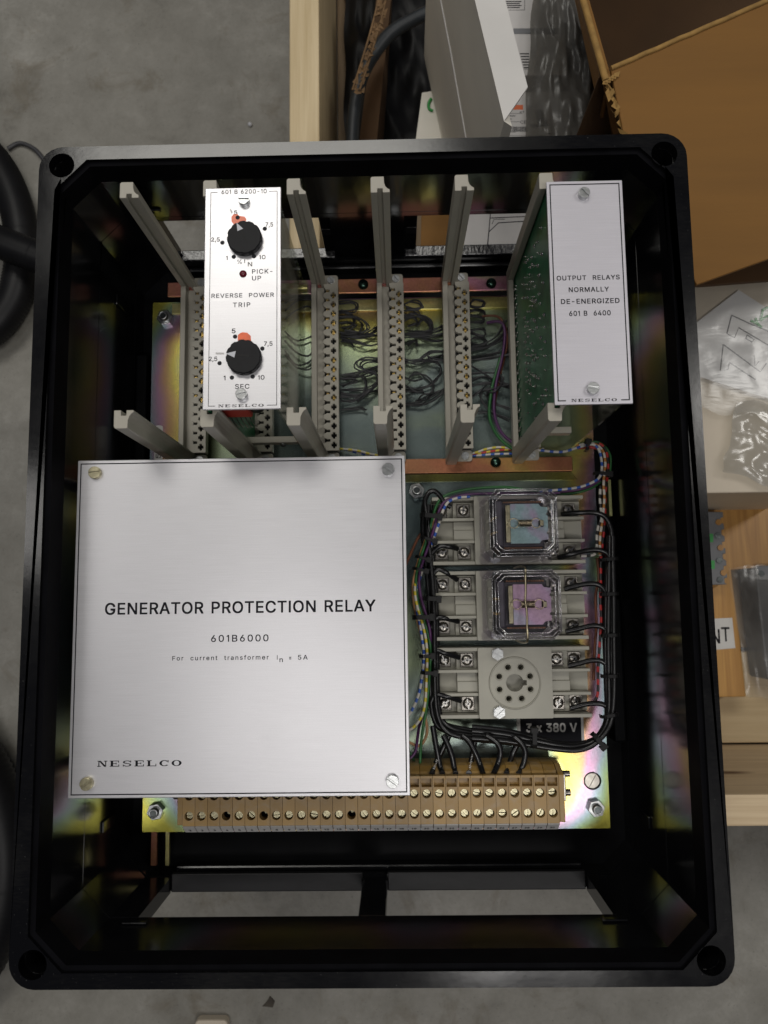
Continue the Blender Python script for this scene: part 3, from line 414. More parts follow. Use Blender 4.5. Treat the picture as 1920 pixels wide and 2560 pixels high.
# ================================================================== black enclosure
X0, X1, Y0, Y1 = -223.0, 184.0, -215.5, 287.6
ix0, ix1, iy0, iy1, CH = -209.5, 171.8, -203.6, 275.6, 18.0
ZR = 140.0
enc = thing('enclosure', 'black open enclosure box with worn rim and four corner screw holes', 'enclosure', (-20, 36, -40))
HOLES = [(-208.6, 275.3), (170.1, 274.0), (170.9, -201.9), (-209.4, -202.2)]
d = 3.2
lip = octa(ix0-d, ix1+d, iy0-d, iy1+d, CH+0.586*d)
inner = octa(ix0, ix1, iy0, iy1, CH)
b = M().holed([rrect(X0, X1, Y0, Y1, 15), lip] + [circ(x, y, 8.1, 28) for x, y in HOLES], 132, ZR)
rim_ = part(enc, 'rim', b, m_rim, bevel=1.0)
part(rim_, 'seal_lip', M().holed([lip, inner], 119, ZR-2.6), m_lip, bevel=0.6)
b = M().holed([rrect(X0+2.5, X1-2.5, Y0+1.0, Y1-2.5, 13), octa(ix0-.2, ix1+.2, iy0-.2, iy1+.2, CH)] + [circ(x, y, 8.0, 28) for x, y in HOLES], 70, 132)
wl, wr = -172.5, 135.5                                              # cable openings in the two short walls
pb = (U(903, 2215, 20).x, U(968, 2215, 20).x); pt = (U(838, 640, 0).x, U(1012, 640, 0).x)
ox0, ox1, oy0, oy1 = X0+2.5, X1-2.5, Y0+1.0, Y1-2.5
b.prism([(wl, oy0), (wl, iy0), (ix0+CH, iy0), (ix0, iy0+CH), (ix0, iy1-CH), (ix0+CH, iy1), (wl, iy1), (wl, oy1), (ox0+6, oy1), (ox0, oy1-6), (ox0, oy0+6), (ox0+6, oy0)], -3, 70)
b.prism([(wr, oy0), (ox1-6, oy0), (ox1, oy0+6), (ox1, oy1-6), (ox1-6, oy1), (wr, oy1), (wr, iy1), (ix1-CH, iy1), (ix1, iy1-CH), (ix1, iy0+CH), (ix1-CH, iy0), (wr, iy0)], -3, 70)
b.box(wl, wr, iy1+0.02, oy1, 64.5, 70)
b.holed([rrect(ox0, ox1, oy0, oy1, 13), inner], -40, -6)
part(enc, 'wall', b, m_black)
part(enc, 'base_tray', M().prism(octa(ix0-1, ix1+1, iy0-1, iy1+1, CH), -39.5, -26), m_tray)
part(enc, 'centre_post', M().box(pb[0], pb[1], oy0+1, iy0-0.6, -3, 70), m_black, bevel=2.0)
b = M().box(pt[0], pt[1], iy1+0.4, oy1-6, -3, 64.4); b.box(pt[0]-8, pt[1]+9, oy1-6.05, oy1-0.5, -3, 64.4)
part(enc, 'centre_post', b, m_black, bevel=1.0)
for a0, a1 in ((pt[0]-7.5, pt[0]-0.3), (pt[1]+0.3, pt[1]+8.5)): part(enc, 'post_foot', M().box(a0, a1, iy1+4, oy1-6.2, 30, 40), m_sill, bevel=1)
for a0, a1 in ((wl+0.5, pb[0]), (pb[1], wr-0.5)): part(enc, 'sill', M().box(a0, a1, oy0+0.3, iy0+2.6, -7.5, -2.4), m_sill2, bevel=0.8)
for a0, a1 in ((wl+0.5, pt[0]), (pt[1], wr-0.5)): part(enc, 'sill', M().box(a0, a1, iy1+0.3, oy1-0.5, -6, -2.6), m_sill, bevel=0.8)
for a in ((wl, wr, iy0+0.1, iy0+4.5, -26, -14), (wl, wr, iy1-4.5, iy1-0.1, -26, -14), (ix1-9, ix1-0.1, -110, -2, -26, -8), (ix0+0.1, ix0+9, -110, 200, -26, -8)):  # the two end-wall ribs are added to catch a highlight line
    part(enc, 'base_rib', M().box(*a), m_tray if abs(a[4]+26) < 1 and a[5] == -8 else m_black, bevel=1.5)
for sx, sy in ((-1, -1), (1, -1), (-1, 1), (1, 1)):                 # small lugs added to make the glints beside the corner columns
    xx = ix0 if sx < 0 else ix1; yy = iy0 if sy < 0 else iy1
    part(enc, 'glint_lug', M().box(min(xx, xx-sx*1.6), max(xx, xx-sx*1.6), min(yy-sy*44, yy-sy*52), max(yy-sy*44, yy-sy*52), 18, 40), m_black, bevel=0.7)
    part(enc, 'glint_lug', M().box(min(xx-sx*30, xx-sx*46), max(xx-sx*30, xx-sx*46), min(yy, yy-sy*1.6), max(yy, yy-sy*1.6), 79, 83), m_black, bevel=0.7)
for x, y in HOLES: part(enc, 'corner_screw', M().cyl(x, y, 3.0, 60, 72, 16).cyl(x, y, 5.5, 72, 75, 16), m_darkmetal)

# ================================================================== mounting plate and rails
PX0, PX1, PY0, PY1 = -193.8, 154.1, -170.2, 239.8
pcx, pcy = (PX0+PX1)/2, (PY0+PY1)/2
plate = thing('mounting_plate', 'iridescent zinc plated mounting plate on the floor of the black box', 'mounting plate', (pcx, pcy, 0))
bigs = U(1482, 1953, 1)
part(plate, 'sheet', M().holed([rrect(PX0, PX1, PY0, PY1, 1.0, 2), circ(bigs.x, bigs.y, 6.6)], -2.5, 0), m_plate)
def slot_head(b, x, y, r, z0, z1, ang, sw=0.9, dep=0.8, m=0, n=28):
    """round screw head with a real slot cut into it"""
    b.cyl(x, y, r, z0, z1-dep, n, m)
    ca, sa = math.cos(ang), math.sin(ang); half = sw/2
    for sg in (1, -1):
        a0 = math.asin(half/r); pts = []
        for i in range(15):
            a = a0 + (math.pi-2*a0)*i/14; pts.append((r*math.cos(a)*0.97, sg*max(half, r*math.sin(a)*0.97)))
        if sg < 0: pts = pts[::-1]
        b.prism([(x+p*ca-q*sa, y+p*sa+q*ca) for p, q in pts], z1-dep, z1, m)
    return b
for px, py in ((408, 790), (1042, 1226), (384, 2033), (1494, 2025)):
    p = U(px, py, 8); b = M().prism(circ(p.x, p.y, 6.4, 6, 0.2), 0, 5.5); b.cyl(p.x, p.y, 4.4, 5.5, 6.2, 20)
    nut = part(plate, 'hex_nut', b, m_screw, at=(p.x, p.y, 0), bevel=0.4)
    b = M().lathe(p.x, p.y, [(3.6, 0), (3.6, 9.5), (2.5, 10), (2.3, 9.0)], 20); b.cyl(p.x, p.y, 2.4, 8.0, 9.0, 16, 1)
    part(nut, 'stud', b, [m_screw, m_darkmetal], at=(p.x, p.y, 0))
part(plate, 'recessed_screw', slot_head(M(), bigs.x, bigs.y, 5.5, -4, -0.6, R_(60), 1.0), m_nickel, at=(bigs.x, bigs.y, 0))
# two straps that carry the plate
for px0, px1 in ((378, 392), (414, 423)):
    a = U(px0, 2100, -15); c = U(px1, 2100, -15)
    part(plate, 'support_strap', M().box(a.x, c.x, -199, -120, -18, -15) , m_rail if px0 < 400 else m_strap)
b = M()
for px0, px1 in ((1521, 1531), (1541, 1551)):
    a = U(px0, 1245, -10); c = U(px1, 1245, -10); b.box(a.x, a.x+2.2, U(1530, 1290, -10).y, U(1530, 1200, -10).y, -20, -9)
part(plate, 'support_strap', b, m_strap)
def rail(name, x0, x1, y0, y1, fl):
    b = M().box(x0, x1, y0, y1, 12, 14)
    lo = y0 if fl < 0 else y1
    b.box(x0, x1, min(lo, lo-fl*2), max(lo, lo-fl*2), 0.3, 12)
    return b
UR = (-178, 137, 238.9, 250.5); LR = (-178, 134, 95.2, 106.4)
r1 = part(plate, 'upper_rail', rail('r', *UR, 1), m_rail, bevel=0.5)
r2 = part(plate, 'lower_rail', rail('r', *LR, -1), m_rail2, bevel=0.5)
part(plate, 'lower_rail_flange', M().solid([(-178, 90.5, 0.2), (140, 90.5, 0.2), (134, 95, 0.2), (-178, 95, 0.2)], [(-178, 90.5, 1.8), (140, 90.5, 1.8), (134, 95, 10), (-178, 95, 10)]), m_strap, bevel=0.5)
part(plate, 'upper_rail_flange', M().box(-178, 137, U(1000, 775, 1.5).y, 238.5, 0.2, 1.8), m_strap, bevel=0.4)
for px, py, z in ((908, 712, 14), (1228, 709, 14), (1239, 1156, 14)):
    p = U(px, py, z)
    b = M().lathe(p.x, p.y, [(4.1, 14.02), (4.1, 14.6), (3.7, 16.2), (2.4, 17.2), (0.01, 17.5)], 24)
    part(plate, 'rail_screw', b, m_greenbolt, at=(p.x, p.y, 14))
a, c = U(388, 1000, 0), U(407, 1080, 0)
st = part(plate, 'serial_sticker', M().prism(rrect(U(388, 1050, 0).x, U(408, 1050, 0).x, 99, 139, 2), 0.1, 0.35), m_label)
bb = M(); tx = M().text('7950', 0, 17.5, 0, 4.0, 0)
bb.add([(U(404, 1060, 0).x - y, 103.5 + x, 0.4+z) for x, y, z in tx.v], tx.f)
part(st, 'printed_number', bb, m_ink)

# ================================================================== card guide frames (six, one per slot)
S = 50.66; GX = -165.0
def frame():
    t = thing('card_frame', '', 'card guide', (GX+6, 175, 14), 'card guide frames across the rails')
    L = lambda pts, ox, oy: [(ox+x, oy+y) for x, y in pts]
    up = [(0,0),(4.1,0),(4.1,2.6),(7.3,2.6),(7.3,0),(11.6,0),(11.6,1.9),(10.3,2.6),(9.0,4.0),(8.3,6.0),(8.1,10.2),(0.9,10.2),(0.4,9.7),(0,9.2)]
    lo = [(0,0),(0,-9.6),(0.5,-10.6),(1.2,-11),(7.6,-11),(8.1,-10.4),(8.3,-6),(9.2,-3.6),(10.4,-2.0),(11.6,-1.4),(11.6,0),(7.3,0),(7.3,-3.2),(4.1,-3.2),(4.1,0)]
    gu = part(t, 'guide_rail', M().prism(L(up, GX, 243.4), 14, 157), m_guide, at=(GX+5, 248, 14), bevel=0.35)
    gl = part(t, 'guide_rail', M().prism(L(lo, GX, 112.3), 14, 157), m_guide, at=(GX+5, 107, 14), bevel=0.35)
    # foot tabs with a bolt each
    for yy, sgn in ((243.6, 1), (112, -1)):
        bx = M().prism(rrect(GX+8, GX+20.3, min(yy, yy+sgn*8.5), max(yy, yy+sgn*8.5), 2), 14.05, 18 if sgn > 0 else 16)
        ft = part(t, 'foot', bx, m_guide, bevel=0.4)
        sb = slot_head(M(), GX+14.8, yy+sgn*4.3, 2.9, 16.05 if sgn < 0 else 18, 18.0 if sgn < 0 else 19.6, R_(-50), 0.9)
        part(ft, 'screw', sb, m_screw)
    b = M().box(GX, GX+4.0, 112.4, 243.3, 14, 23.5)
    part(t, 'side_flange', b, m_guide, bevel=0.5)
    # contact strip with cross shaped openings and a toothed slot edge
    yT, yB = 234.3, 116.6; n = 17; pitch = (yT-yB)/(n-1)
    def cross(cx, cy): h, v2, a = 2.1, 2.5, 0.9; return [(cx-h, cy-1.2), (cx-a, cy-1.2), (cx-a, cy-v2), (cx+a, cy-v2), (cx+a, cy-1.2), (cx+h, cy-1.2), (cx+h, cy+1.2), (cx+a, cy+1.2), (cx+a, cy+v2), (cx-a, cy+v2), (cx-a, cy+1.2), (cx-h, cy+1.2)]
    xr = GX+20.6; xe = GX+9.4; cxl = GX+12.6; cxr = GX+16.9
    left = []
    for i in range(n):
        y = yT+3.6-i*pitch
        left += [(xe+0.9, y+1.7), (xe+1.7, y+1.5), (xe+1.9, y+1.0), (cxl+1.5, y+1.0), (cxl+1.5, y-1.0), (xe+1.9, y-1.0), (xe+1.7, y-1.5), (xe+0.9, y-1.7), (xe, y-2.3), (xe-0.3, y-3.2), (xe-0.3, y-pitch+3.2), (xe, y-pitch+2.3)]
    outer = [(xe, 243.2)] + left + [(xe, 112.5), (xr, 112.5), (xr, 243.2)]
    b = M().holed([outer] + [cross(cxr, yT-i*pitch) for i in range(n)], 18.5, 22)
    st = part(t, 'contact_strip', b, m_guide)
    part(st, 'strip_body', M().box(xe+0.1, xr-0.1, 112.6, 243.1, 14, 16.0), m_gap)
    part(st, 'strip_wall', M().box(xr-1.2, xr, 112.5, 243.2, 14, 18.5), m_guide)
    g = M()
    live_r = {0,1,2,3,4,7,8,9,11} ; live_l = {0,1,2,3,4,8,9,11}
    for i in range(n):
        for on, cx, y in ((i in live_r, cxr, yT-i*pitch), (i in live_l, cxl-0.4, yT+3.6-i*pitch)):
            if on:
                for dx in (-0.55, 0.35): g.box(cx+dx, cx+dx+0.25, y-1.9, y+1.9, 16, 20.6)
                g.box(cx-1.2, cx+1.2, y-0.25, y+0.25, 16, 19.5)
    part(st, 'contacts', g, m_gold)
    part(t, 'slot_floor', M().box(GX+4.0, xe-0.1, 112.6, 243.1, 14, 15.0), m_guide)
    return t
FR = ['empty grey card guide frame standing nearest the long left wall', 'grey card guide frame holding the module with two black knobs', 'empty grey card guide frame just right of the knob module',
      'empty grey card guide frame third along the pink rail from the knob module', 'empty grey card guide frame next to the thick wire bundle', 'grey card guide frame holding the output relay module']
FR[3] = 'empty grey card guide frame midway between the two plugged-in modules'
f0 = frame(); f0['label'] = FR[0]
for k in range(1, 6): dup(f0, (S*k, 0, 0), FR[k])

# ================================================================== slab lettering of the maker's mark
def slab(b, x0, x1, y0, y1, z, th=0.05):
    n = 7; gap = (x1-x0)*0.028; cw = ((x1-x0)-gap*6)/7; h = y1-y0
    def rc(i, a, c, e, g): ox = x0+i*(cw+gap); b.box(ox+a*cw, ox+c*cw, y0+e*h, y0+g*h, z, z+th)
    def pg(i, pts): ox = x0+i*(cw+gap); b.prism([(ox+p*cw, y0+q*h) for p, q in pts], z, z+th)
    def arc(i, cx, cy, rx, ry, a0, a1, tv, thn, k=22):
        o = []; q = []
        for j in range(k+1):
            a = R_(a0+(a1-a0)*j/k); o.append((cx+rx*math.cos(a), cy+ry*math.sin(a))); q.append((cx+(rx-tv)*math.cos(a), cy+(ry-thn)*math.sin(a)))
        for j in range(k): pg(i, [o[j], o[j+1], q[j+1], q[j]])
    rc(0, .10, .20, .1, .9); rc(0, 0, .34, 0, .12); rc(0, 0, .22, .88, 1); rc(0, .78, .88, .1, 1); rc(0, .66, 1, .88, 1); pg(0, [(.10, 1), (.34, 1), (.90, 0), (.68, 0)])
    for i in (1, 3):
        rc(i, .10, .34, 0, 1); rc(i, 0, .95, 0, .12); rc(i, 0, .92, .88, 1); rc(i, .3, .66, .46, .56); rc(i, .87, .95, .1, .36); rc(i, .84, .92, .66, .9); rc(i, .60, .68, .36, .66)
    arc(2, .5, .73, .42, .27, 20, 270, .17, .11); arc(2, .5, .27, .42, .27, 90, -160, .17, .11); rc(2, .82, .9, .66, 1); rc(2, .08, .16, 0, .34); pg(2, [(.14, .66), (.4, .62), (.86, .34), (.6, .40)])
    rc(4, .10, .34, 0, 1); rc(4, 0, .48, .88, 1); rc(4, 0, .95, 0, .12); rc(4, .87, .95, .1, .42)
    arc(5, .52, .5, .50, .5, 38, 322, .24, .11); rc(5, .84, .93, .62, 1)
    arc(6, .5, .5, .5, .5, 0, 360, .24, .10, 36)
    return b
def slab_px(b, px0, px1, pt, pb, z):
    ym = (pt+pb)/2; xm = (px0+px1)/2
    return slab(b, U(px0, ym, z).x, U(px1, ym, z).x, U(xm, pb, z).y, U(xm, pt, z).y, z)
def frame_line(b, x0, x1, y0, y1, w_, z, gaps=()):
    """thin printed border; gaps = (side, from, to)"""
    th = 0.05
    b.box(x0, x0+w_, y0, y1, z, z+th); b.box(x1-w_, x1, y0, y1, z, z+th)
    for side, y in (('b', y0), ('t', y1-w_)):
        g = [q for q in gaps if q[0] == side]
        if g: b.box(x0+w_, g[0][1], y, y+w_, z, z+th); b.box(g[0][2], x1-w_, y, y+w_, z, z+th)
        else: b.box(x0+w_, x1-w_, y, y+w_, z, z+th)
    return b

# ================================================================== big cover plate
ZB = 110.0
cov = thing('cover_plate', 'large square brushed aluminium cover plate lettered GENERATOR PROTECTION RELAY', 'cover plate', (-99.7, -14, 0.0))
part(cov, 'face_sheet', M().box(-204.9, 5.5, -119.0, 91.4, ZB-1.6, ZB), m_alu, at=(-99.7, -14, ZB), bevel=0.4)
b = M(); z = ZB+0.02
frame_line(b, -203.1, 3.7, -117.1, 89.5, 0.72, z)
b.tpx('GENERATOR PROTECTION RELAY', 263.5, 938.5, 1503.5, 1532.5, z, bold=0.014, space=1.06)
b.tpx('601B6000', 528, 671, 1587, 1604, z, space=1.2)
b.tpx('For  current  transformer', 431, 671.5, 1638.5, 1650, z, space=1.25)
b.tpx('I', 692.3, 693.9, 1638, 1649, z, bold=0); b.tpx('n', 699, 707, 1646, 1655, z); b.tpx('=', 723, 728, 1642.5, 1648, z, bold=0.013); b.tpx('5A', 745, 769, 1637.5, 1649, z, space=1.25)
slab_px(b, 243.5, 454, 1901, 1916, z)
part(cov, 'printed_lettering', b, m_ink)
for i, (px, py, ang) in enumerate(((235, 1181, 5), (970, 1173, -35), (214, 1961, 32), (981, 1955, -35))):
    p = U(px, py, ZB+3); b = slot_head(M(), p.x, p.y, 4.0, ZB+0.02, ZB+3.2, R_(ang), 1.0, 0.9)
    part(cov, 'screw', b, m_brass if i in (0, 2) else m_screw, at=(p.x, p.y, ZB), bevel=0.2)
    part(cov, 'standoff', M().cyl(max(p.x, -189), p.y, 4.2, 0.05, ZB-1.7, 16), m_screw, at=(p.x, p.y, 0))

# ================================================================== plug-in modules
ZP = 165.0
def screw_px(t, px, py, r, ang, m, z=ZP, h=3.4):
    p = U(px, py, z+h); b = slot_head(M(), p.x, p.y, r, z+0.02, z+h, R_(ang), 1.1, 0.9); return part(t, 'screw', b, m, at=(p.x, p.y, z), bevel=0.2)
def rowpins(b, xf, ys, zs, rnd, m=0, jitter=1.0):
    for y in ys:
        for zz in zs:
            if rnd.random() < 0.75:
                y_, z_ = y+rnd.uniform(-jitter, jitter), zz+rnd.uniform(-2, 2)
                b.ball((xf, y_, z_), rnd.uniform(0.8, 1.5), m, 8, 4)
                b.tube([(xf, y_, z_), (xf-rnd.uniform(1.4, 2.6), y_+rnd.uniform(-.3, .3), z_)], 0.32, 5, m)
def module(name, label, k, px0, px1):
    gx = GX+S*k
    t = thing(name, label, 'plug-in module', ((px0+px1)/2, 175, 22), 'plug-in modules')
    pc = part(t, 'circuit_board', M().box(gx+5.0, gx+6.5, 110.5, 245.2, 16, 158), m_pcb)
    return t, gx, pc
rnd = random.Random(4)
# --- module with two knobs
mk, gx, pc = module('relay_module', 'aluminium fronted module with two black knobs lettered REVERSE POWER TRIP', 1, -110.6, -65.9)
part(mk, 'front_panel', M().box(-110.9, -65.9, 109.6, 243.9, ZP-2, ZP), m_alu, at=(-88, 176, ZP), bevel=0.35)
b = M(); z = ZP+0.02; T = b.tpx
lx, rx = U(524.5, 700, z).x, U(692.5, 700, z).x; ty, by = U(608, 479, z).y, U(606, 1014, z).y
frame_line(b, lx-0.15, rx+0.15, by-0.2, ty, 0.34, z, (('t', U(544, 479, z).x, U(672, 479, z).x), ('b', U(538, 1014, z).x, U(667, 1014, z).x)))
T('601 B 6200-10', 554, 666.5, 473.5, 484.2, z, space=1.08); T('REVERSE  POWER', 529, 684.7, 733, 743.5, z, space=1.12); T('TRIP', 582.6, 625.6, 756.4, 767.7, z, space=1.2)
T('PICK-', 630.3, 681, 672.8, 684, z, space=1.12); T('UP', 630.3, 652.7, 690, 700.8, z, space=1.1); T('SEC', 587.7, 623.4, 960.2, 972, z, space=1.1)
T('%', 593, 604.5, 649, 660, z, bold=0); T('I', 611, 612.4, 647.3, 657.4, z); T('N', 619.8, 630.3, 655.3, 665.8, z, bold=0.006)
for s_, a0, a1, c0, c1 in (('5', 585.2, 593.2, 526.4, 536), ('7,5', 664, 682.6, 556, 569), ('2,5', 528, 549.3, 593.6, 606), ('1', 565.5, 569, 640, 649.7), ('10', 647.8, 663.7, 637.8, 647.9),
                           ('5', 579.8, 588.7, 821.8, 833), ('7,5', 660, 681, 853.7, 867), ('2,5', 522, 543, 891.8, 905), ('1', 559.3, 563.5, 939.6, 950.5), ('10', 645, 661, 938, 949)):
    T(s_, a0, a1, c0, c1, z)
for px, py in ((594.2, 543.9), (661.9, 571.9), (556, 606.7), (584.5, 642), (635, 640.6), (587.7, 841.6), (656, 871.4), (549, 908), (579.8, 944), (631.7, 941.4)):
    p = U(px, py, z); b.cyl(p.x, p.y, 1.28, z, z+0.08, 20)
slab_px(b, 545.7, 659.4, 1010.5, 1017.5, z)
part(mk, 'printed_lettering', b, m_inkpale)  # ink lightened in colour to stand for glare on this panel
def C3(x, y): return (500+x/7.136, 450+y/7.136)
def C4(x, y): return (490+x/7.213, 740+y/7.213)
b = M()
for fn, pts in ((C3, [(560, 655), (600, 605), (660, 598), (700, 640), (760, 648), (800, 655), (828, 700), (800, 800), (600, 790), (562, 740)]),
                (C4, [(752, 800), (755, 700), (800, 668), (840, 653), (925, 662), (985, 715), (995, 810), (900, 850)])):
    q = [U(*fn(*p), z) for p in pts]; part(mk, 'orange_mark', M().prism([(p.x, p.y) for p in q][::-1], z+0.005, z+0.03), m_orange)
ti = M()
for fn, pts in ((C3, [(528, 520), (552, 518), (585, 575), (560, 603)]), (C4, [(355, 1018), (505, 1022), (505, 1056), (355, 1052)])):
    q = [U(*fn(*p), z) for p in pts]; ti.prism([(p.x, p.y) for p in q][::-1], z, z+0.02)
part(mk, 'pencil_tick', ti, m_grey)
ZK = ZP+4.2
for cx, cy, tri, l0, l1, fn in ((785, 1012, [(652, 762), (768, 868), (668, 912)], (735, 890), (825, 1100), C3), (850, 1086, [(538, 1038), (718, 993), (692, 1110)], (700, 1060), (958, 1078), C4)):
    c = U(*fn(cx, cy), ZK); n = 72; prof = []
    kb = M()
    ring = lambda r, zz, amp: [(c.x+(r+amp*(1 if (i % 6) < 4 else -1))*math.cos(2*math.pi*i/n), c.y+(r+amp*(1 if (i % 6) < 4 else -1))*math.sin(2*math.pi*i/n), zz) for i in range(n)]
    rings = [ring(10.2, ZP+0.3, 0.0), ring(10.2, ZP+1.2, 0.0), ring(10.0, ZP+1.4, 0.22), ring(9.95, ZK-0.6, 0.22), ring(9.5, ZK, 0.12)]
    vs = [p for r in rings for p in r]
    kb.add(vs, [[j*n+i, j*n+(i+1) % n, (j+1)*n+(i+1) % n, (j+1)*n+i] for j in range(4) for i in range(n)]); kb.add(rings[-1], [list(range(n))])
    kn = part(mk, 'knob', kb, m_knob, at=(c.x, c.y, ZP))
    q = [U(*fn(*p), ZK) for p in tri]; pb_ = M().prism([(p.x, p.y) for p in q][::-1], ZK+0.02, ZK+0.12); part(kn, 'pointer', pb_, m_white)
    a, e = U(*fn(*l0), ZK), U(*fn(*l1), ZK); dv = (e-a); dv.normalize(); nv = Vector((-dv.y, dv.x, 0))*0.55
    part(kn, 'pointer_slot', M().prism([((a+nv).x, (a+nv).y), ((e+nv).x, (e+nv).y), ((e-nv).x, (e-nv).y), ((a-nv).x, (a-nv).y)], ZK+0.02, ZK+0.06), m_gap)
p = U(606.8, 683, ZP+1); b = M().ball((p.x, p.y, ZP), 2.2, 0, 20, 8, True, 0.8); part(mk, 'indicator_lamp', b, m_led, at=(p.x, p.y, ZP))
screw_px(mk, 608, 497, 3.25, -3, m_screw); screw_px(mk, 602, 984, 3.3, 12, m_screw)
b = M().box(gx+7, gx+24, 116, 133, 118, 148); part(mk, 'red_capacitor', b, m_redcap, bevel=1.2)
b = M().tube([(gx+27, 124, 122), (gx+27, 124, 146)], 6.4, 20); part(mk, 'black_capacitor', b, m_blackp)
b = M()
for i in range(5): b.tube(smooth([(gx+8+i*3, 119, 112), (gx+9+i*3, 116, 100), (gx+8.5+i*3, 117, 86)], 4), 0.5, 6)
part(mk, 'component_leads', b, m_solder)
b = M().box(gx+6.6, gx+44, 112.5, 117, 46, 55); part(mk, 'spacer_bar', b, m_guide, bevel=0.5)
b = M().box(gx+6.6, gx+44, 236, 241, 22, 31); b.tube([(gx+44, 238.5, 26.5), (gx+48, 238.5, 26.5)], 2.6, 12); part(mk, 'spacer_bar', b, m_strap, bevel=0.4)
sb = M().ball((gx+33, 112.5, 50), 2.6, 0, 12, 6); part(mk, 'spacer_screw', sb, m_screw)
part(mk, 'clear_cover', M().box(gx+44.3, gx+45.6, 112, 243, 20, 158), m_sheet)
# --- output module
mo, gx, pc = module('relay_module', 'aluminium fronted module lettered OUTPUT RELAYS with visible green circuit board', 5, 90.9, 135.3)
part(mo, 'front_panel', M().box(90.9, 135.3, 109.0, 243.4, ZP-2, ZP), m_alu2, at=(113, 176, ZP), bevel=0.35)
b = M(); T = b.tpx; z = ZP+0.02
frame_line(b, 92.6, 133.6, 110.9, 241.6, 0.62, z, (('b', U(1415, 1001, z).x, U(1553, 1001, z).x),))
T('OUTPUT  RELAYS', 1391.8, 1549, 688.4, 699.8, z, space=1.12, bold=0.013); T('NORMALLY', 1422, 1522, 717.7, 729.4, z, space=1.12, bold=0.013)
T('DE-ENERGIZED', 1402.6, 1548.5, 746.6, 758.7, z, space=1.1, bold=0.013); T('601 B  6400', 1423, 1526.4, 776.7, 789, z, space=1.08, bold=0.013)
slab_px(b, 1428.6, 1542.3, 996.5, 1003.8, z)
part(mo, 'printed_lettering', b, m_ink)
screw_px(mo, 1461.5, 480, 3.4, -48, m_screw); screw_px(mo, 1484.5, 969, 3.5, -8, m_screw)
sj = M()
rowpins(sj, gx+4.8, [118+5.2*i for i in range(24)], [66, 78], rnd); rowpins(sj, gx+4.8, [120+9*i for i in range(13)], [88, 95, 102, 109, 122, 134], rnd, 0, 3)
part(pc, 'solder_joints', sj, m_solder)
cp = M()
for i in range(17): 
    y = 117+7.3*i; cp.ball((gx+4.6, y, 27), 1.25, 0, 8, 5); cp.ball((gx+4.6, y+1.2, 31), 1.1, 0, 8, 5)
part(mo, 'contact_pins', cp, m_solder)
b = M().box(gx+6.6, gx+33, 112.5, 117, 62, 71); part(mo, 'spacer_bar', b, m_guide, bevel=0.5)
sb = M().ball((gx+9, 112, 66.5), 2.8, 0, 12, 6); part(mo, 'spacer_screw', sb, m_screw)
part(mo, 'clear_cover', M().box(gx+43.5, gx+44.8, 111.5, 243, 20, 158), m_sheet)
b = M()
for i in range(4): b.box(gx+8, gx+26, 130+i*26, 150+i*26, 80, 104)
part(mo, 'relay_blocks', b, m_lens, bevel=1)

# ================================================================== relay sockets (three), bottom one empty
SX, SYC, = 83.0, (49.8, -5.3, -60.9)
def clamp(par, x, y, z, ang, rnd):
    b = M().box(x-4.9, x+4.9, y-4.9, y+4.9, z, z+1.3); b.box(x-4.9, x-4.2, y-4.9, y+4.9, z+1.3, z+2.1); b.box(x+4.2, x+4.9, y-4.9, y+4.9, z+1.3, z+2.1)
    cpl = part(par, 'wire_clamp', b, m_nickel, at=(x, y, z), bevel=0.3)
    s_ = M().lathe(x, y, [(3.9, z+1.3), (3.9, z+2.3), (3.3, z+3.2), (2.0, z+3.6), (0.01, z+3.7)], 24)
    for q in (0, 90):
        a = R_(ang+q); L_ = 3.6 if q == 0 else 1.9; dx, dy = math.cos(a), math.sin(a); nx, ny = -dy*0.5, dx*0.5
        s_.prism([(x+dx*L_+nx, y+dy*L_+ny), (x-dx*L_+nx, y-dy*L_+ny), (x-dx*L_-nx, y-dy*L_-ny), (x+dx*L_-nx, y+dy*L_-ny)], z+3.0, z+3.9, 1)
    part(cpl, 'screw', s_, [m_nickel, m_solder], at=(x, y, z))
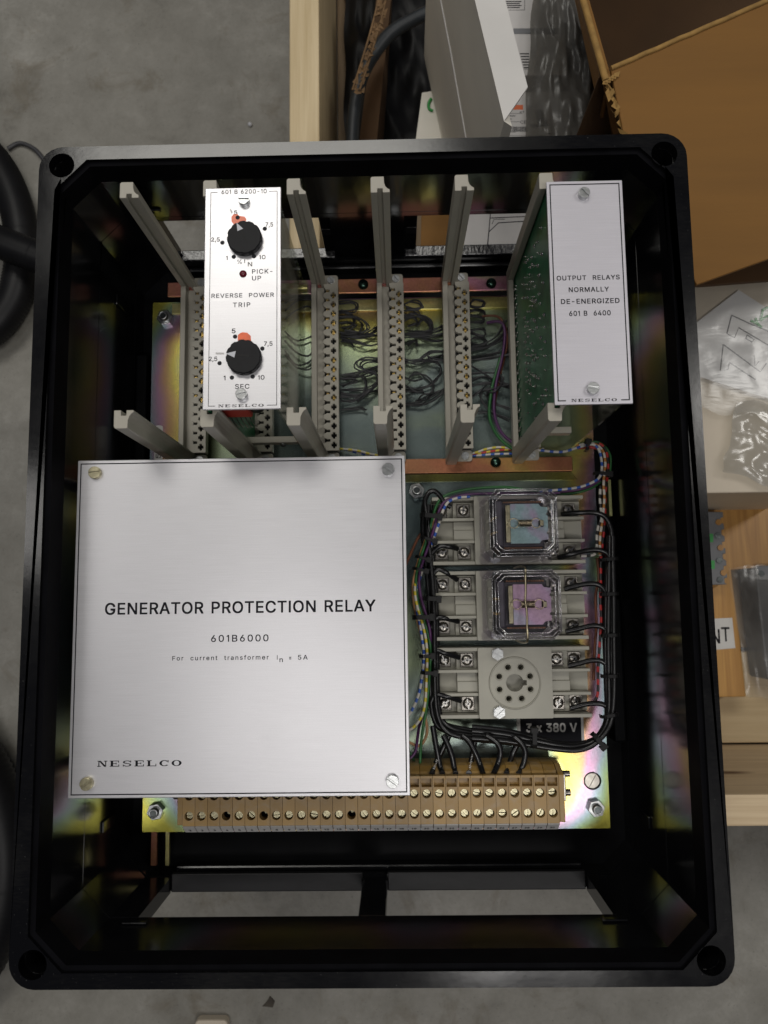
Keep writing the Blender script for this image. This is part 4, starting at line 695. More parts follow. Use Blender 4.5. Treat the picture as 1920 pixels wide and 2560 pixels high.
def socket(cy, seed):
    rr = random.Random(seed)
    t = thing('relay_socket', '', 'relay socket', (SX, cy, 0), 'relay sockets in a column')
    b = M(); h = 25.2
    # centre block with octal pin holes
    cc = [(SX+12.0*math.cos(R_(22.5+45*i)), cy+12.0*math.sin(R_(22.5+45*i))) for i in range(8)]
    key = circ(SX, cy, 6.3, 28); key = [p for p in key if not (p[0] > SX+5.6)]; key = [(SX+9, cy-1.7), (SX+5.7, cy-1.9)][::-1][0:0] + key
    ks = [(SX+6.3*math.cos(R_(a)), cy+6.3*math.sin(R_(a))) for a in range(18, 343, 12)] + [(SX+8.6, cy-1.8), (SX+8.6, cy+1.8)]
    b.holed([rrect(57, 110, cy-h, cy+h, 0.6, 1), ks] + [circ(x, y, 2.05, 16) for x, y in cc], 20, 28)
    b.box(57, 110, cy-h, cy+h, 0.1, 15)
    for x0, x1, xs in ((26, 57, -1), (110, 138, 1)):
        b.box(x0, x1, cy-h, cy+h, 0.1, 9)
        for yy in (-h, -h/3-1.0, h/3-1.2, h-2.6): b.box(x0, x1, cy+yy, cy+yy+2.6 if yy not in (-h/3-1.0, h/3-1.2) else cy+yy+2.2, 9, 26)
        xin = (x1-15, x1) if xs < 0 else (x0, x0+14)
        b.box(xin[0], xin[1], cy-7, cy+7, 9, 20); b.box(xin[0], xin[1], cy-7, cy+0.5, 20, 22)
        xo = (x0, x1-15) if xs < 0 else (x0+14, x1)
        b.solid([(xo[0], cy-7, 9), (xo[1], cy-7, 9), (xo[1], cy+7, 9), (xo[0], cy+7, 9)], [(xo[0], cy-7, 12), (xo[1], cy-7, 17), (xo[1], cy+7, 17), (xo[0], cy+7, 12)])
        for yy in (-15.7, 15.7):
            b.box(xin[0], xin[1], cy+yy-6.4, cy+yy+6.4, 9, 16); b.box(xo[0], xo[1], cy+yy-6.4, cy+yy+6.4, 9, 12.5)
    body = part(t, 'socket_body', b, m_socket, bevel=0.35)
    rg = M().lathe(SX, cy, [(18.6, 28.02), (18.6, 28.9), (18.3, 29.2), (17.9, 29.2), (17.9, 28.02)], 48); part(body, 'locating_ring', rg, m_socket)
    lw = M()
    for x, y in cc: lw.lathe(x, y, [(2.05, 28.02), (2.1, 28.5), (2.7, 28.5), (2.8, 28.02)], 20)
    part(body, 'pin_collar', lw, m_socket)
    part(body, 'socket_floor', M().box(62, 104, cy-20, cy+20, 15.2, 16), m_socket)
    for yy in (-15.7, 15.7):
        for x, zz in ((33.2, 12.6), (49.7, 16.1), (115.5, 16.1), (129, 12.6)): clamp(t, x, cy+yy, zz, rr.uniform(0, 180), rr)
    for yy in (20.7, -20.4):
        s_ = M().prism(circ(71, cy+yy, 4.6, 6, 0.5), 28.05, 30.2); slot_head(s_, 71, cy+yy, 3.9, 30.2, 31.6, R_(-30 if yy > 0 else 40), 0.9)
        part(t, 'hex_screw', s_, m_screw, at=(71, cy+yy, 28))
    return t
for cy, seed, lb in zip(SYC, (1, 2, 3), ('grey relay socket holding the teal faced clear relay', 'grey relay socket holding the pink faced relay under a wire clip', 'empty grey relay socket with a ring of eight pin holes')):
    socket(cy, seed)['label'] = lb

def relay(cx, cy, marm, label):
    t = thing('plug_in_relay', label, 'relay', (cx, cy, 29), 'clear cased plug-in relays')
    zt = 80
    sh = M(); o = octa(cx-22.5, cx+22.5, cy-22.5, cy+22.5, 5); i_ = octa(cx-18.5, cx+18.5, cy-18.5, cy+18.5, 4.5)
    ring = lambda p, z: [(x, y, z) for x, y in p]
    lv = [ring(octa(cx-22.9, cx+22.9, cy-22.9, cy+22.9, 5), 33), ring(o, zt-3), ring(octa(cx-21, cx+21, cy-21, cy+21, 5), zt), ring(octa(cx-19.2, cx+19.2, cy-19.2, cy+19.2, 4.7), zt), ring(i_, zt-2.2)]
    vs = [q for l in lv for q in l]; sh.add(vs, [[j*8+k, j*8+(k+1) % 8, (j+1)*8+(k+1) % 8, (j+1)*8+k] for j in range(4) for k in range(8)]); sh.add(lv[-1], [list(range(8))])
    co = part(t, 'clear_cover', sh, m_clear, bevel=0.7)
    ed = M()
    for p_, zz, r_ in ((octa(cx-21, cx+21, cy-21, cy+21, 5), zt+0.1, 0.28), (octa(cx-18.8, cx+18.8, cy-18.8, cy+18.8, 4.6), zt-0.6, 0.30), (octa(cx-22.7, cx+22.7, cy-22.7, cy+22.7, 5), zt-3, 0.25)):
        q_ = [(x, y, zz) for x, y in p_]; ed.tube(q_+[q_[0]], r_, 6)
    q_ = octa(cx-22.6, cx+22.6, cy-22.6, cy+22.6, 5); q2 = octa(cx-21, cx+21, cy-21, cy+21, 5)
    for a, c in zip(q_, q2): ed.tube([(a[0], a[1], 33), (a[0], a[1], zt-3), (c[0], c[1], zt)], 0.3, 6)
    part(co, 'moulded_edge_highlight', ed, m_cledge)  # pale tubes stand for the highlights along the cover's moulded edges
    fl = M().holed([octa(cx-25, cx+25, cy-25, cy+25, 6), octa(cx-22, cx+22, cy-22, cy+22, 5)], 31.2, 33.0)
    for sx, sy in ((-1, -1), (1, -1), (-1, 1), (1, 1)): fl.prism(circ(cx+sx*22.3, cy+sy*22.3, 4.2, 16), 33.05, 37)
    part(t, 'cover_flange', fl, m_clear)
    part(t, 'relay_base', M().prism(octa(cx-21.5, cx+21.5, cy-21.5, cy+21.5, 5), 29.3, 34), m_blackp)
    cb = M().box(cx-16, cx+17, cy-15.5, cy+15.5, 34, 60); cb.box(cx-18.5, cx-13, cy-16, cy+16, 34, 70); part(t, 'coil_body', cb, m_lens, bevel=1.5)
    fl2 = M(); 
    for yy in (-6, 4): fl2.box(cx-19.5, cx-18.6, cy+yy-0.8, cy+yy+0.8, 50, 66); fl2.ball((cx-17.8, cy+yy, 70.5), 1.0, 0, 8, 5)
    part(t, 'contact_springs', fl2, m_gold)
    wd = M()
    for q in range(14): wd.tube([(cx-10+1.9*q, cy-15.8, 36), (cx-10+1.9*q, cy-15.9, 58)], 0.9, 6); wd.tube([(cx-10+1.9*q, cy+15.8, 36), (cx-10+1.9*q, cy+15.9, 58)], 0.9, 6)
    part(t, 'coil_winding', wd, m_copper)
    ctc = M()
    for q in (-11, -4, 4, 11): ctc.box(cx+19, cx+20.4, cy+q-1.2, cy+q+1.2, 36, 62); ctc.box(cx-20.6, cx-19.8, cy+q-1, cy+q+1, 38, 56)
    part(t, 'contact_blades', ctc, m_nickel)
    x0, x1 = cx-7.5, cx+18
    arm = [(x0, cy-13.2), (x0+0.5, cy-13.6), (x1-6, cy-13.6), (x1-4.5, cy-11.6), (x1, cy-11), (x1, cy-7.5), (x1-0.9, cy-7.2), (x1-0.9, cy-5.6), (x1, cy-5.3), (x1, cy+5.3), (x1-0.9, cy+5.6), (x1-0.9, cy+7.2), (x1, cy+7.5), (x1, cy+11), (x1-4.5, cy+11.6), (x1-6, cy+13.6), (x0+0.5, cy+13.6), (x0, cy+13.2)]
    ar = part(t, 'armature_plate', M().holed([arm, rrect(cx+11.5, cx+15.2, cy-2.4, cy+2.4, 1)], 66, 68), marm, bevel=0.4)
    part(t, 'hinge_strip', M().box(cx-10.8, cx-7.7, cy-12.8, cy+12.8, 64, 68.8), m_brass, bevel=0.3)
    sp = M(); pts = [(cx-2.2+8.6*i/120, cy+2.3*math.cos(2*math.pi*i/12), 70.6+2.3*math.sin(2*math.pi*i/12)) for i in range(121)]
    sp.tube(pts, 0.36, 6); 
    sp.tube([(cx-5.6+3.3*math.cos(R_(a)), cy+3.3*math.sin(R_(a)), 70.8) for a in range(0, 361, 15)], 0.33, 6); sp.tube([(cx+9.6+3.3*math.cos(R_(a)), cy+3.3*math.sin(R_(a)), 70.8) for a in range(0, 361, 15)], 0.33, 6)
    part(t, 'return_spring', sp, m_spring)
    part(t, 'spring_hook', M().box(cx+12.2, cx+14.4, cy-1.7, cy+1.7, 66, 71.5).box(cx-9.8, cx-8.2, cy-1.2, cy+1.2, 68.9, 71.6), m_brass)
    return t
relay(85.2, 50.4, m_arm1, 'clear cased relay showing a teal metal plate and spring')
relay(85.4, -4.6, m_arm2, 'clear cased relay showing a pink metal plate under a bent wire clip')
c6 = lambda x, y: (980+x*.3617, 1150+y*.3617)
pts = [Vector((84.5, 21.5, 31)), Vector((84.5, 21.5, 60)), Vector((84.4, 19.5, 82))] + [Vector((84.2+dx, yy, 82.4)) for dx, yy in ((0.1, 14), (0.0, 4), (-0.5, -2), (0.3, -10), (0.1, -20))] + [Vector((84.3, -28.2, 82)), Vector((84.3, -30.5, 60)), Vector((84.3, -30.5, 31))]
single('retaining_clip', 'bent brass wire clip stretched over the pink faced relay', 'clip', M().tube(smooth(pts, 5), 0.75, 8), m_spring, at=(84, -4, 31))
for cy in (20.6, -29.6):
    pass

# voltage label
a, c = U(*c6(885, 1775), .3), U(*c6(1310, 1915), .3)
vl = thing('voltage_label', 'black sticker with white 3 x 380 V lettering below the empty socket', 'label', ((a.x+c.x)/2, (a.y+c.y)/2, 0.1))
part(vl, 'white_backing', M().box(a.x-2.6, c.x+2.0, c.y-6, a.y+6, 0.1, 0.25), m_label)
part(vl, 'black_face', M().box(a.x, c.x, c.y-6, a.y+6, 0.26, 0.36), m_ink)
b = M().tpx('3 x 380 V', 1316, 1442, 1808.5, 1829.5, 0.38, bold=0.022); part(vl, 'printed_lettering', b, m_label)

# ================================================================== terminal strip
TX0, TX1 = -151.5, 108.5; TP = (TX1-TX0)/30; ZT = 45
dr = M().box(TX0-9, TX1+8.5, -149, -146.5, 6, 9); dr.box(TX0-9, TX1+8.5, -131, -128.5, 6, 9); dr.box(TX0-9, TX1+8.5, -146.5, -131, 2, 4)
dr.box(TX0-9, TX1+8.5, -147, -145, 2, 9); dr.box(TX0-9, TX1+8.5, -132.5, -130.5, 2, 9)
single('mounting_rail', 'yellow plated metal rail under the row of tan terminal blocks', 'rail', dr, m_strap, at=(-20, -140, 2))
def terminal(i):
    x0 = TX0+TP*i+0.12; x1 = TX0+TP*(i+1)-0.12; xm = (x0+x1)/2
    t = thing('terminal_block', '', 'terminal block', (xm, -140, 3), 'numbered terminal blocks')
    b = M()
    b.holed([[(x0, -153.8), (x1, -153.8), (x1, -121.8), (x0, -121.8)], circ(xm, -147.2, 3.05, 20), circ(xm, -133.7, 3.05, 20), [(x0+0.7, -129.2), (x1-0.7, -129.2), (x1-0.7, -123.4), (x0+0.7, -123.4)]], 38, ZT)
    b.box(x0, x1, -153.8, -121.8, 9.5, 34)
    b.box(x0, x1, -129.0, -121.8, 34, 39.5)
    b.prismx([(-121.8, 9.5), (-121.8, 38), (-120.4, 37), (-117.6, 31), (-116.8, 26), (-116.8, 9.5)], x0, x1)
    b.prismx([(-153.8, 9.5), (-160.5, 12), (-161, 30), (-159.2, 36.5), (-153.8, 44.6)], x0, x1)
    b.box(x0, x1, -153.8, -150.5, 34, 38); b.box(x0, x1, -143.8, -137, 34, 38)
    b.box(x0, x0+0.9, -153.8, -121.8, 34, 38); b.box(x1-0.9, x1, -153.8, -121.8, 34, 38)
    bd = part(t, 'block_body', b, m_term, bevel=0.15)
    part(bd, 'screw_well', M().box(x0+1, x1-1, -152, -130, 34.05, 34.3), m_gap)
    for y in (-147.2, -133.7):
        part(t, 'screw', slot_head(M(), xm, y, 2.42, 36, 42.0, 0, 1.0, 1.3), m_brass, at=(xm, y, 36))
    mk_ = M().solid([(x0+0.15, -159.4, 36.8), (x1-0.15, -159.4, 36.8), (x1-0.15, -154.0, 44.7), (x0+0.15, -154.0, 44.7)], [(x0+0.15, -160.0, 37.3), (x1-0.15, -160.0, 37.3), (x1-0.15, -154.5, 45.3), (x0+0.15, -154.5, 45.3)])
    part(t, 'number_tag', mk_, m_grey, at=(xm, -157, 40))
    return t
proto = terminal(0); rt = random.Random(11)
EMPTY_LO = {4, 7, 14}; wells = {}
blocks = [proto]
for i in range(1, 30): blocks.append(dup(proto, (TP*i, 0, 0), ''))
fam = {}
for o in bpy.data.objects:
    if o.parent: fam.setdefault(o.parent.name, []).append(o)
for i, t in enumerate(blocks):
    n_ = i+1; xm = TX0+TP*(i+0.5)
    extra = ''
    scr = [o for o in fam[t.name] if o.name.startswith('screw')]
    tagp = [o for o in fam[t.name] if o.name.startswith('number_tag')][0]
    for s_ in scr:
        s_.rotation_euler.z = R_(rt.uniform(-70, 110)); low = s_.location.y*1000 < -5
        if low and n_ in EMPTY_LO: s_.location.z -= 0.0015; s_.scale = (0.45, 0.45, 0.2); extra = ' whose near screw is sunk out of sight'
        s_.location.z += rt.uniform(-0.0012, 0.0004)
    t['label'] = f'tan terminal block carrying grey number tag {n_}' + extra
    w_ = 1.5 if n_ < 10 else 3.2
    nb = M(); tx = M().text(str(n_), xm-w_/2-0.3, xm+w_/2-0.3, 0, 2.7, 0, bold=0.015)
    u = Vector((0, -154.5+160.0, 45.3-37.3)).normalized(); nrm = Vector((0, -u.z, u.y)); o0 = Vector((0, -158.7, 39.2))
    nb.add([(x, (o0+u*y+nrm*(0.03+z_)).y, (o0+u*y+nrm*(0.03+z_)).z) for x, y, z_ in tx.v], tx.f)
    ob = mesh_obj('printed_number', nb, m_inkpale, (xm, -157, 40)); ob.parent = tagp; ob.location = (0, 0, 0)
for sx, xx, lb in ((-1, TX0, 'zinc end clamp beside terminal block 1'), (1, TX1, 'zinc end clamp beside terminal block 30')):
    t = thing('end_clamp', lb, 'clamp', (xx+sx*4, -140, 3), 'end clamps of the terminal row')
    a0, a1 = sorted((xx+sx*0.3, xx+sx*4.0))
    part(t, 'end_plate', M().prismx([(-153, 9.5), (-160, 14), (-153.5, 43.5), (-122, 43.5), (-117, 30), (-116.8, 9.5)], a0, a1), m_term, bevel=0.3)
    a0, a1 = sorted((xx+sx*4.2, xx+sx*8.0))
    part(t, 'clamp_body', M().box(a0, a1, -143, -124.5, 9.2, 30), m_nickel, bevel=0.6)
    part(t, 'clamp_screw', M().tube([(xx+sx*5, -146.5, 20), (xx+sx*5, -142, 20)], 3.2, 12).tube([(xx+sx*7, -126, 22), (xx+sx*12.5, -126, 22)], 2.2, 10).tube([(xx+sx*7, -139, 22), (xx+sx*12.5, -139, 22)], 2.4, 10), m_nickel)

# ================================================================== wiring
def PZ(pts, z, z0=None):
    n = len(pts); o = []
    for i, p in enumerate(pts):
        zz = p[2] if len(p) > 2 else z
        o.append(U(p[0], p[1], zz))
    return o
def cable(name, label, cat, pts, z, r, m, group, n=8, k=6):
    P_ = smooth(PZ(pts, z), k); c = sum(P_, Vector())/len(P_)
    return single(name, label, cat, M().tube(P_, r, n), m, at=tuple(c), group=group)
# grey slot wires
def q3(x, y): return (800+x/4.81, 700+y/4.81)
def q4(x, y): return (1100+x/4.809, 700+y/4.809)
GW = 'thin grey connector wires'
gapA = [[(230, 290), (380, 275), (430, 310), (425, 350), (360, 365), (230, 372)], [(225, 400), (340, 395), (400, 430), (420, 500), (360, 560), (260, 575)], [(225, 440), (420, 440), (530, 500), (565, 580), (520, 625), (420, 620), (300, 600)], [(225, 450), (400, 450), (490, 510), (500, 590), (440, 640), (300, 650)],
        [(225, 520), (320, 505), (390, 520), (410, 560), (300, 640)], [(250, 650), (420, 640), (560, 660), (660, 600), (720, 520)], [(250, 655), (450, 665), (620, 645), (720, 600)], [(260, 690), (420, 680), (560, 670), (720, 650)], [(250, 740), (340, 735), (410, 800)], [(250, 700), (470, 745), (600, 790), (720, 760)],
        [(720, 945), (560, 930), (460, 970), (450, 1030), (560, 1090), (650, 1120), (700, 1180)], [(720, 990), (580, 990), (510, 1030), (530, 1070), (640, 1100), (690, 1160), (660, 1260), (560, 1350), (430, 1440)], [(250, 1145), (420, 1115), (560, 1080), (720, 1040)], [(250, 1180), (440, 1160), (580, 1120), (720, 1070)], [(250, 1190), (400, 1185), (445, 1220), (380, 1245), (250, 1260)],
        [(250, 1150), (430, 1135), (520, 1190), (550, 1260), (520, 1350)], [(250, 1320), (420, 1330), (600, 1310), (720, 1240)], [(250, 1370), (450, 1380), (600, 1350), (720, 1310)], [(250, 1390), (430, 1410), (560, 1370), (660, 1290), (720, 1200)], [(250, 1460), (400, 1440), (520, 1390)], [(250, 1560), (480, 1555), (560, 1560)]]
gapB = [[(1000, 300), (1080, 265), (1180, 280), (1215, 320), (1180, 355), (1080, 330), (1000, 300)], [(1000, 370), (1100, 355), (1190, 380), (1190, 430), (1120, 435), (1000, 410)], [(1000, 440), (1120, 415), (1250, 430), (1340, 490), (1345, 570), (1280, 620), (1150, 630)], [(1000, 460), (1200, 440), (1310, 510), (1320, 590), (1240, 630), (1050, 640)],
        [(1000, 500), (1100, 455), (1160, 490), (1150, 530), (1050, 560)], [(1160, 560), (1220, 490), (1290, 480), (1310, 560)], [(1010, 650), (1200, 640), (1380, 600), (1500, 520)], [(1010, 660), (1250, 660), (1420, 610), (1500, 560)], [(1150, 660), (1280, 720), (1420, 740), (1500, 720)], [(1010, 690), (1300, 670), (1500, 640)], [(1030, 770), (1130, 735), (1180, 790)],
        [(1000, 970), (1200, 950), (1330, 880), (1500, 850)], [(1000, 1000), (1180, 985), (1400, 920), (1500, 890)], [(1500, 860), (1340, 860), (1230, 920), (1220, 970), (1330, 980), (1430, 1020), (1455, 1100), (1370, 1240), (1210, 1310), (1010, 1330)], [(1300, 930), (1340, 965), (1500, 970)],
        [(1070, 1180), (1150, 1130), (1270, 1150), (1360, 1240), (1350, 1330), (1260, 1410), (1150, 1460)], [(1010, 1280), (1150, 1310), (1240, 1335), (1180, 1350), (1010, 1340)], [(1010, 1170), (1120, 1210), (1230, 1190)], [(1010, 1490), (1200, 1460), (1350, 1400), (1500, 1300)], [(1010, 1500), (1240, 1500), (1400, 1420), (1500, 1340)]]
gapC = [[(345, 290), (430, 235), (520, 250), (530, 310), (450, 325), (345, 305)], [(345, 390), (430, 370), (520, 390), (525, 440), (345, 440)], [(345, 440), (480, 445), (530, 490), (345, 510)], [(345, 610), (470, 590), (540, 620), (520, 670), (345, 620)], [(345, 720), (470, 695), (530, 730), (500, 790), (345, 740)], [(345, 820), (550, 760), (700, 650), (800, 480)],
        [(345, 840), (560, 790), (720, 690), (830, 560)], [(345, 860), (600, 800), (760, 700), (830, 600)], [(345, 930), (560, 900), (830, 830)], [(345, 965), (600, 930), (830, 905)], [(345, 1010), (500, 1110), (660, 1200), (830, 1290)], [(345, 1120), (560, 1110), (700, 1140), (745, 1230), (680, 1330), (560, 1340)], [(345, 1200), (500, 1160), (620, 1180), (830, 1270)],
        [(345, 1290), (560, 1230), (720, 1280), (600, 1370), (540, 1380)], [(345, 1450), (480, 1340), (600, 1230), (720, 1200)], [(830, 1700), (620, 1590), (510, 1470), (500, 1380), (560, 1310), (830, 1270)], [(830, 1560), (640, 1480), (560, 1400), (600, 1340)], [(440, 1580), (560, 1580), (640, 1600)]]
gz = random.Random(7)
for arr, fn, lb in ((gapA, q3, 'thin grey wire looping between the frame beside the knob module and the next frame'), (gapB, q3, 'thin grey wire looping between the two middle empty card frames'), (gapC, q4, 'thin grey wire looping between the last empty frame and the output module')):
    for pts in arr:
        zz = gz.uniform(3, 12); P_ = [(*fn(*p), max(1.2, zz+gz.uniform(-2, 2))) for p in pts]
        cable('signal_wire', lb, 'wire', P_, zz, 0.68, w_grey, GW, 6, 5)
        P2 = [(x+gz.uniform(-7, 7), y+gz.uniform(-6, 6), max(1.2, q+gz.uniform(-3, 3))) for x, y, q in P_]
        cable('signal_wire', lb, 'wire', P2, zz, 0.64, w_grey, GW, 6, 5)
for j in range(7):
    y = 760+j*22+gz.uniform(-6, 6); y2 = y+gz.uniform(-25, 40)
    cable('signal_wire', 'thin grey wire behind the knob module beside its clear side sheet', 'wire', [(712, y), (740, y2), (775, y2+gz.uniform(-10, 10)), (800, y+gz.uniform(-15, 15))], gz.uniform(3, 9), 0.72, w_grey, GW, 6, 5)
# colour coded harness
HG = 'colour coded harness wires'
def H(label, m, pts, z=26, r=1.05): return cable('harness_wire', label, 'wire', pts, z, r, m, HG)
H('plain green wire running over the top relay and down beside the cover plate', w_green, [(1400, 1226, 20), (1330, 1226, 20), (1262, 1218), (1190, 1221), (1140, 1229), (1107, 1243), (1092, 1262), (1083, 1290), (1074, 1325), (1062, 1362), (1048, 1405), (1040, 1445), (1040, 1480), (1048, 1518), (1060, 1552), (1071, 1590), (1076, 1623), (1075, 1668), (1071, 1723), (1063, 1790), (1056, 1830), (1052, 1867), (1050, 1910), (1049, 1940, 20)])
H('purple wire running alongside the green wire left of the relay sockets', w_purple, [(1400, 1232, 20), (1320, 1234, 20), (1225, 1234), (1160, 1237), (1118, 1250), (1102, 1268), (1092, 1294), (1084, 1325), (1072, 1362), (1058, 1402), (1048, 1440), (1050, 1480), (1060, 1520), (1070, 1555), (1076, 1590), (1074, 1640, 20), (1068, 1700, 18), (1060, 1770, 18), (1047, 1822, 20), (1042, 1860), (1038, 1880), (1026, 1896)], 27)
H('white wire with blue bands nearest the cover plate edge', w_wb, [(1175, 1242), (1148, 1244), (1122, 1254), (1108, 1275), (1100, 1300), (1090, 1330), (1070, 1385, 22), (1055, 1430, 20), (1040, 1480, 22), (1043, 1530), (1050, 1562), (1055, 1596), (1059, 1625), (1059, 1654), (1053, 1705), (1045, 1741), (1027, 1780), (1005, 1805)], 28)
H('white wire with yellow bands looping back under the cover plate', w_wy, [(1040, 1440, 22), (1037, 1480), (1044, 1520), (1055, 1556), (1064, 1595), (1068, 1640), (1066, 1700), (1063, 1755), (1053, 1793), (1030, 1821), (1005, 1830)], 29)
H('tan wire in a loop below the white and yellow one', w_tan, [(1100, 1275, 22), (1085, 1300), (1070, 1335), (1055, 1375), (1042, 1415), (1033, 1455), (1034, 1500), (1042, 1545), (1055, 1600), (1064, 1680, 20), (1062, 1780), (1068, 1822), (1062, 1849), (1046, 1865), (1026, 1857), (1005, 1850)], 25)
H('brown wire slanting away under the cover plate', w_brown, [(1068, 1318), (1045, 1345), (1022, 1395), (1005, 1430)], 18)
H('short green wire curling by the terminal row', w_green, [(1010, 1870), (1028, 1885), (1036, 1905), (1048, 1915), (1058, 1935)], 18)
H('white wire with blue bands arching over the top relay', w_wb, [(1330, 1123, 14), (1400, 1130, 14), (1440, 1120, 18), (1478, 1111), (1495, 1121), (1503, 1146), (1504, 1178), (1495, 1197), (1472, 1210), (1443, 1219), (1400, 1224), (1350, 1229, 20)], 24)
H('white wire with orange bands hanging down at the right end of the sockets', w_wo, [(1440, 1114, 18), (1482, 1109), (1506, 1126), (1513, 1154), (1511, 1182), (1509, 1210), (1511, 1245), (1508, 1280), (1504, 1315), (1500, 1345), (1500, 1390)], 22)
H('white wire with black bands hooking into the top socket', w_wk, [(1501, 1215), (1500, 1252), (1504, 1295), (1496, 1314), (1492, 1340), (1492, 1366), (1488, 1384), (1474, 1389), (1450, 1390)], 22)
H('red wire with black bands following the right edge of the plate', w_rk, [(1440, 1118, 16), (1470, 1114), (1500, 1110), (1515, 1128), (1520, 1155), (1519, 1185), (1514, 1230, 14), (1512, 1300), (1506, 1360), (1502, 1400), (1502, 1447), (1501, 1505), (1503, 1548), (1499, 1613), (1495, 1674), (1494, 1736), (1478, 1764)], 20)
H('plain green wire arching outermost at the top right corner', w_green, [(1440, 1110, 16), (1490, 1105), (1512, 1117), (1525, 1137), (1527, 1160), (1524, 1190)], 18, 0.8)
H('red wire under the tie at the top right corner', w_red, [(1447, 1120, 16), (1475, 1118), (1495, 1122)], 20)
H('purple wire beneath the banded wire over the top relay', w_purple, [(1400, 1229, 18), (1440, 1225), (1475, 1215), (1500, 1200)], 21)
H('green wire beneath the purple wire over the top relay', w_green, [(1390, 1237, 16), (1440, 1232), (1480, 1219), (1502, 1203)], 18)
H('brown wire beside the red and black one by the socket ends', w_brown, [(1493, 1395), (1497, 1447), (1489, 1490), (1491, 1560), (1487, 1620), (1484, 1700)], 12)
H('white wire with yellow bands emerging under the last empty frame', w_wy, [(1120, 1138, 8), (1181, 1133), (1214, 1123), (1250, 1118), (1300, 1124), (1360, 1122)], 10, 0.9)
H('red wire with yellow bands emerging under the last empty frame', w_ry, [(1150, 1140, 8), (1216, 1130), (1270, 1124), (1340, 1128)], 9, 0.9)
H('white wire with blue bands lying lowest under the last empty frame', w_wb, [(1160, 1141, 8), (1204, 1138), (1245, 1135), (1320, 1134)], 9, 0.9)
H('white wire with yellow bands peeping out above the cover plate', w_wy, [(850, 1122), (890, 1126), (930, 1136), (960, 1140)], 8, 0.9)
H('white wire with blue bands peeping out above the cover plate', w_wb, [(862, 1124), (890, 1131), (920, 1138), (950, 1141)], 6, 0.9)
H('green wire curving down between the last empty frame and the output module', w_green, [(1262, 860), (1245, 915), (1230, 970), (1223, 1033), (1233, 1070), (1254, 1101), (1285, 1125)], 12, 1.2)
H('purple wire curving down between the last empty frame and the output module', w_purple, [(1216, 807), (1250, 805), (1262, 830), (1256, 890), (1240, 960), (1235, 1024), (1245, 1066), (1263, 1092), (1290, 1112)], 13, 1.2)
H('brown wire behind the purple one next to the output module', w_brown, [(1205, 790), (1250, 795), (1268, 850), (1252, 930), (1238, 1000), (1236, 1040)], 9, 1.0)
# black cables
BG = 'black power cables'
def K(label, pts, z=28, r=1.9): return cable('power_cable', label, 'cable', pts, z, r, w_black, BG, 10)
K('black cable in a tight loop above the left cable bundle', [(1072, 1330), (1064, 1280), (1062, 1252), (1072, 1232), (1086, 1228), (1100, 1240), (1112, 1258), (1128, 1268)], 26)
for j, (dx, dz) in enumerate(((0, 0), (9, 2), (-9, 4), (3, 8))):
    K('black cable of the upright bundle left of the sockets', [(1068+dx, 1262), (1066+dx, 1330), (1073+dx, 1400), (1080+dx, 1480), (1083+dx, 1560), (1084+dx, 1650), (1085+dx, 1730), (1092+dx, 1790), (1115+dx, 1812+j*6), (1180, 1826+j*7), (1255, 1834+j*7), (1310, 1844+j*6)], 18+dz)
for j, (dy, dz) in enumerate(((-8, 0), (1, 3), (10, 2), (18, 6))):
    dx = j*7
    K('black cable of the sagging bundle bending up the right wall', [(1180, 1826+dy*1.1), (1260, 1834+dy), (1335, 1850+dy*.8), (1400, 1863+dy*.6), (1450, 1864+dy*.6), (1490, 1848+dy*.5), (1514+dx*.5, 1808+dy*.3), (1517+dx*.8, 1760), (1515+dx, 1690), (1514+dx, 1600), (1516+dx*.9, 1500), (1520+dx*.6, 1400), (1522+dx*.5, 1340)], 24+dz)
K('black cable curving into the near right screw of the top socket', [(1528, 1400), (1530, 1362), (1528, 1323), (1513, 1293), (1487, 1282), (1443, 1282), (1404, 1286, 22)], 27)
K('black cable curving into the far right screw of the top socket', [(1532, 1420), (1519, 1386), (1495, 1375), (1465, 1377), (1422, 1387), (1396, 1394, 20)], 26)
K('black cable curving into the near right screw of the middle socket', [(1520, 1500), (1506, 1469), (1482, 1459), (1443, 1464), (1411, 1473)], 24)
K('black cable curving into the far right screw of the middle socket', [(1524, 1600), (1512, 1573), (1486, 1564), (1450, 1571), (1414, 1579)], 24)
K('black cable curving into the near right screw of the empty socket', [(1525, 1670), (1504, 1653), (1479, 1651), (1450, 1658), (1420, 1665)], 24)
K('black cable curving into the far right screw of the empty socket', [(1525, 1775), (1504, 1760), (1468, 1760), (1425, 1771)], 24)
for lb, pts in (('far left screw of the top socket', [(1078, 1385), (1099, 1366), (1125, 1367), (1143, 1372, 20)]), ('near left screw of the middle socket', [(1080, 1440), (1095, 1424), (1118, 1433), (1143, 1450, 20)]), ('far left screw of the middle socket', [(1078, 1570), (1092, 1545), (1115, 1546), (1146, 1554, 20)]),
                ('near left screw of the empty socket', [(1078, 1650), (1090, 1627), (1114, 1634), (1148, 1644, 20)]), ('far left screw of the empty socket', [(1078, 1755), (1090, 1737), (1122, 1743), (1152, 1752, 20)])):
    K('short black cable ending at the ' + lb, pts, 25)
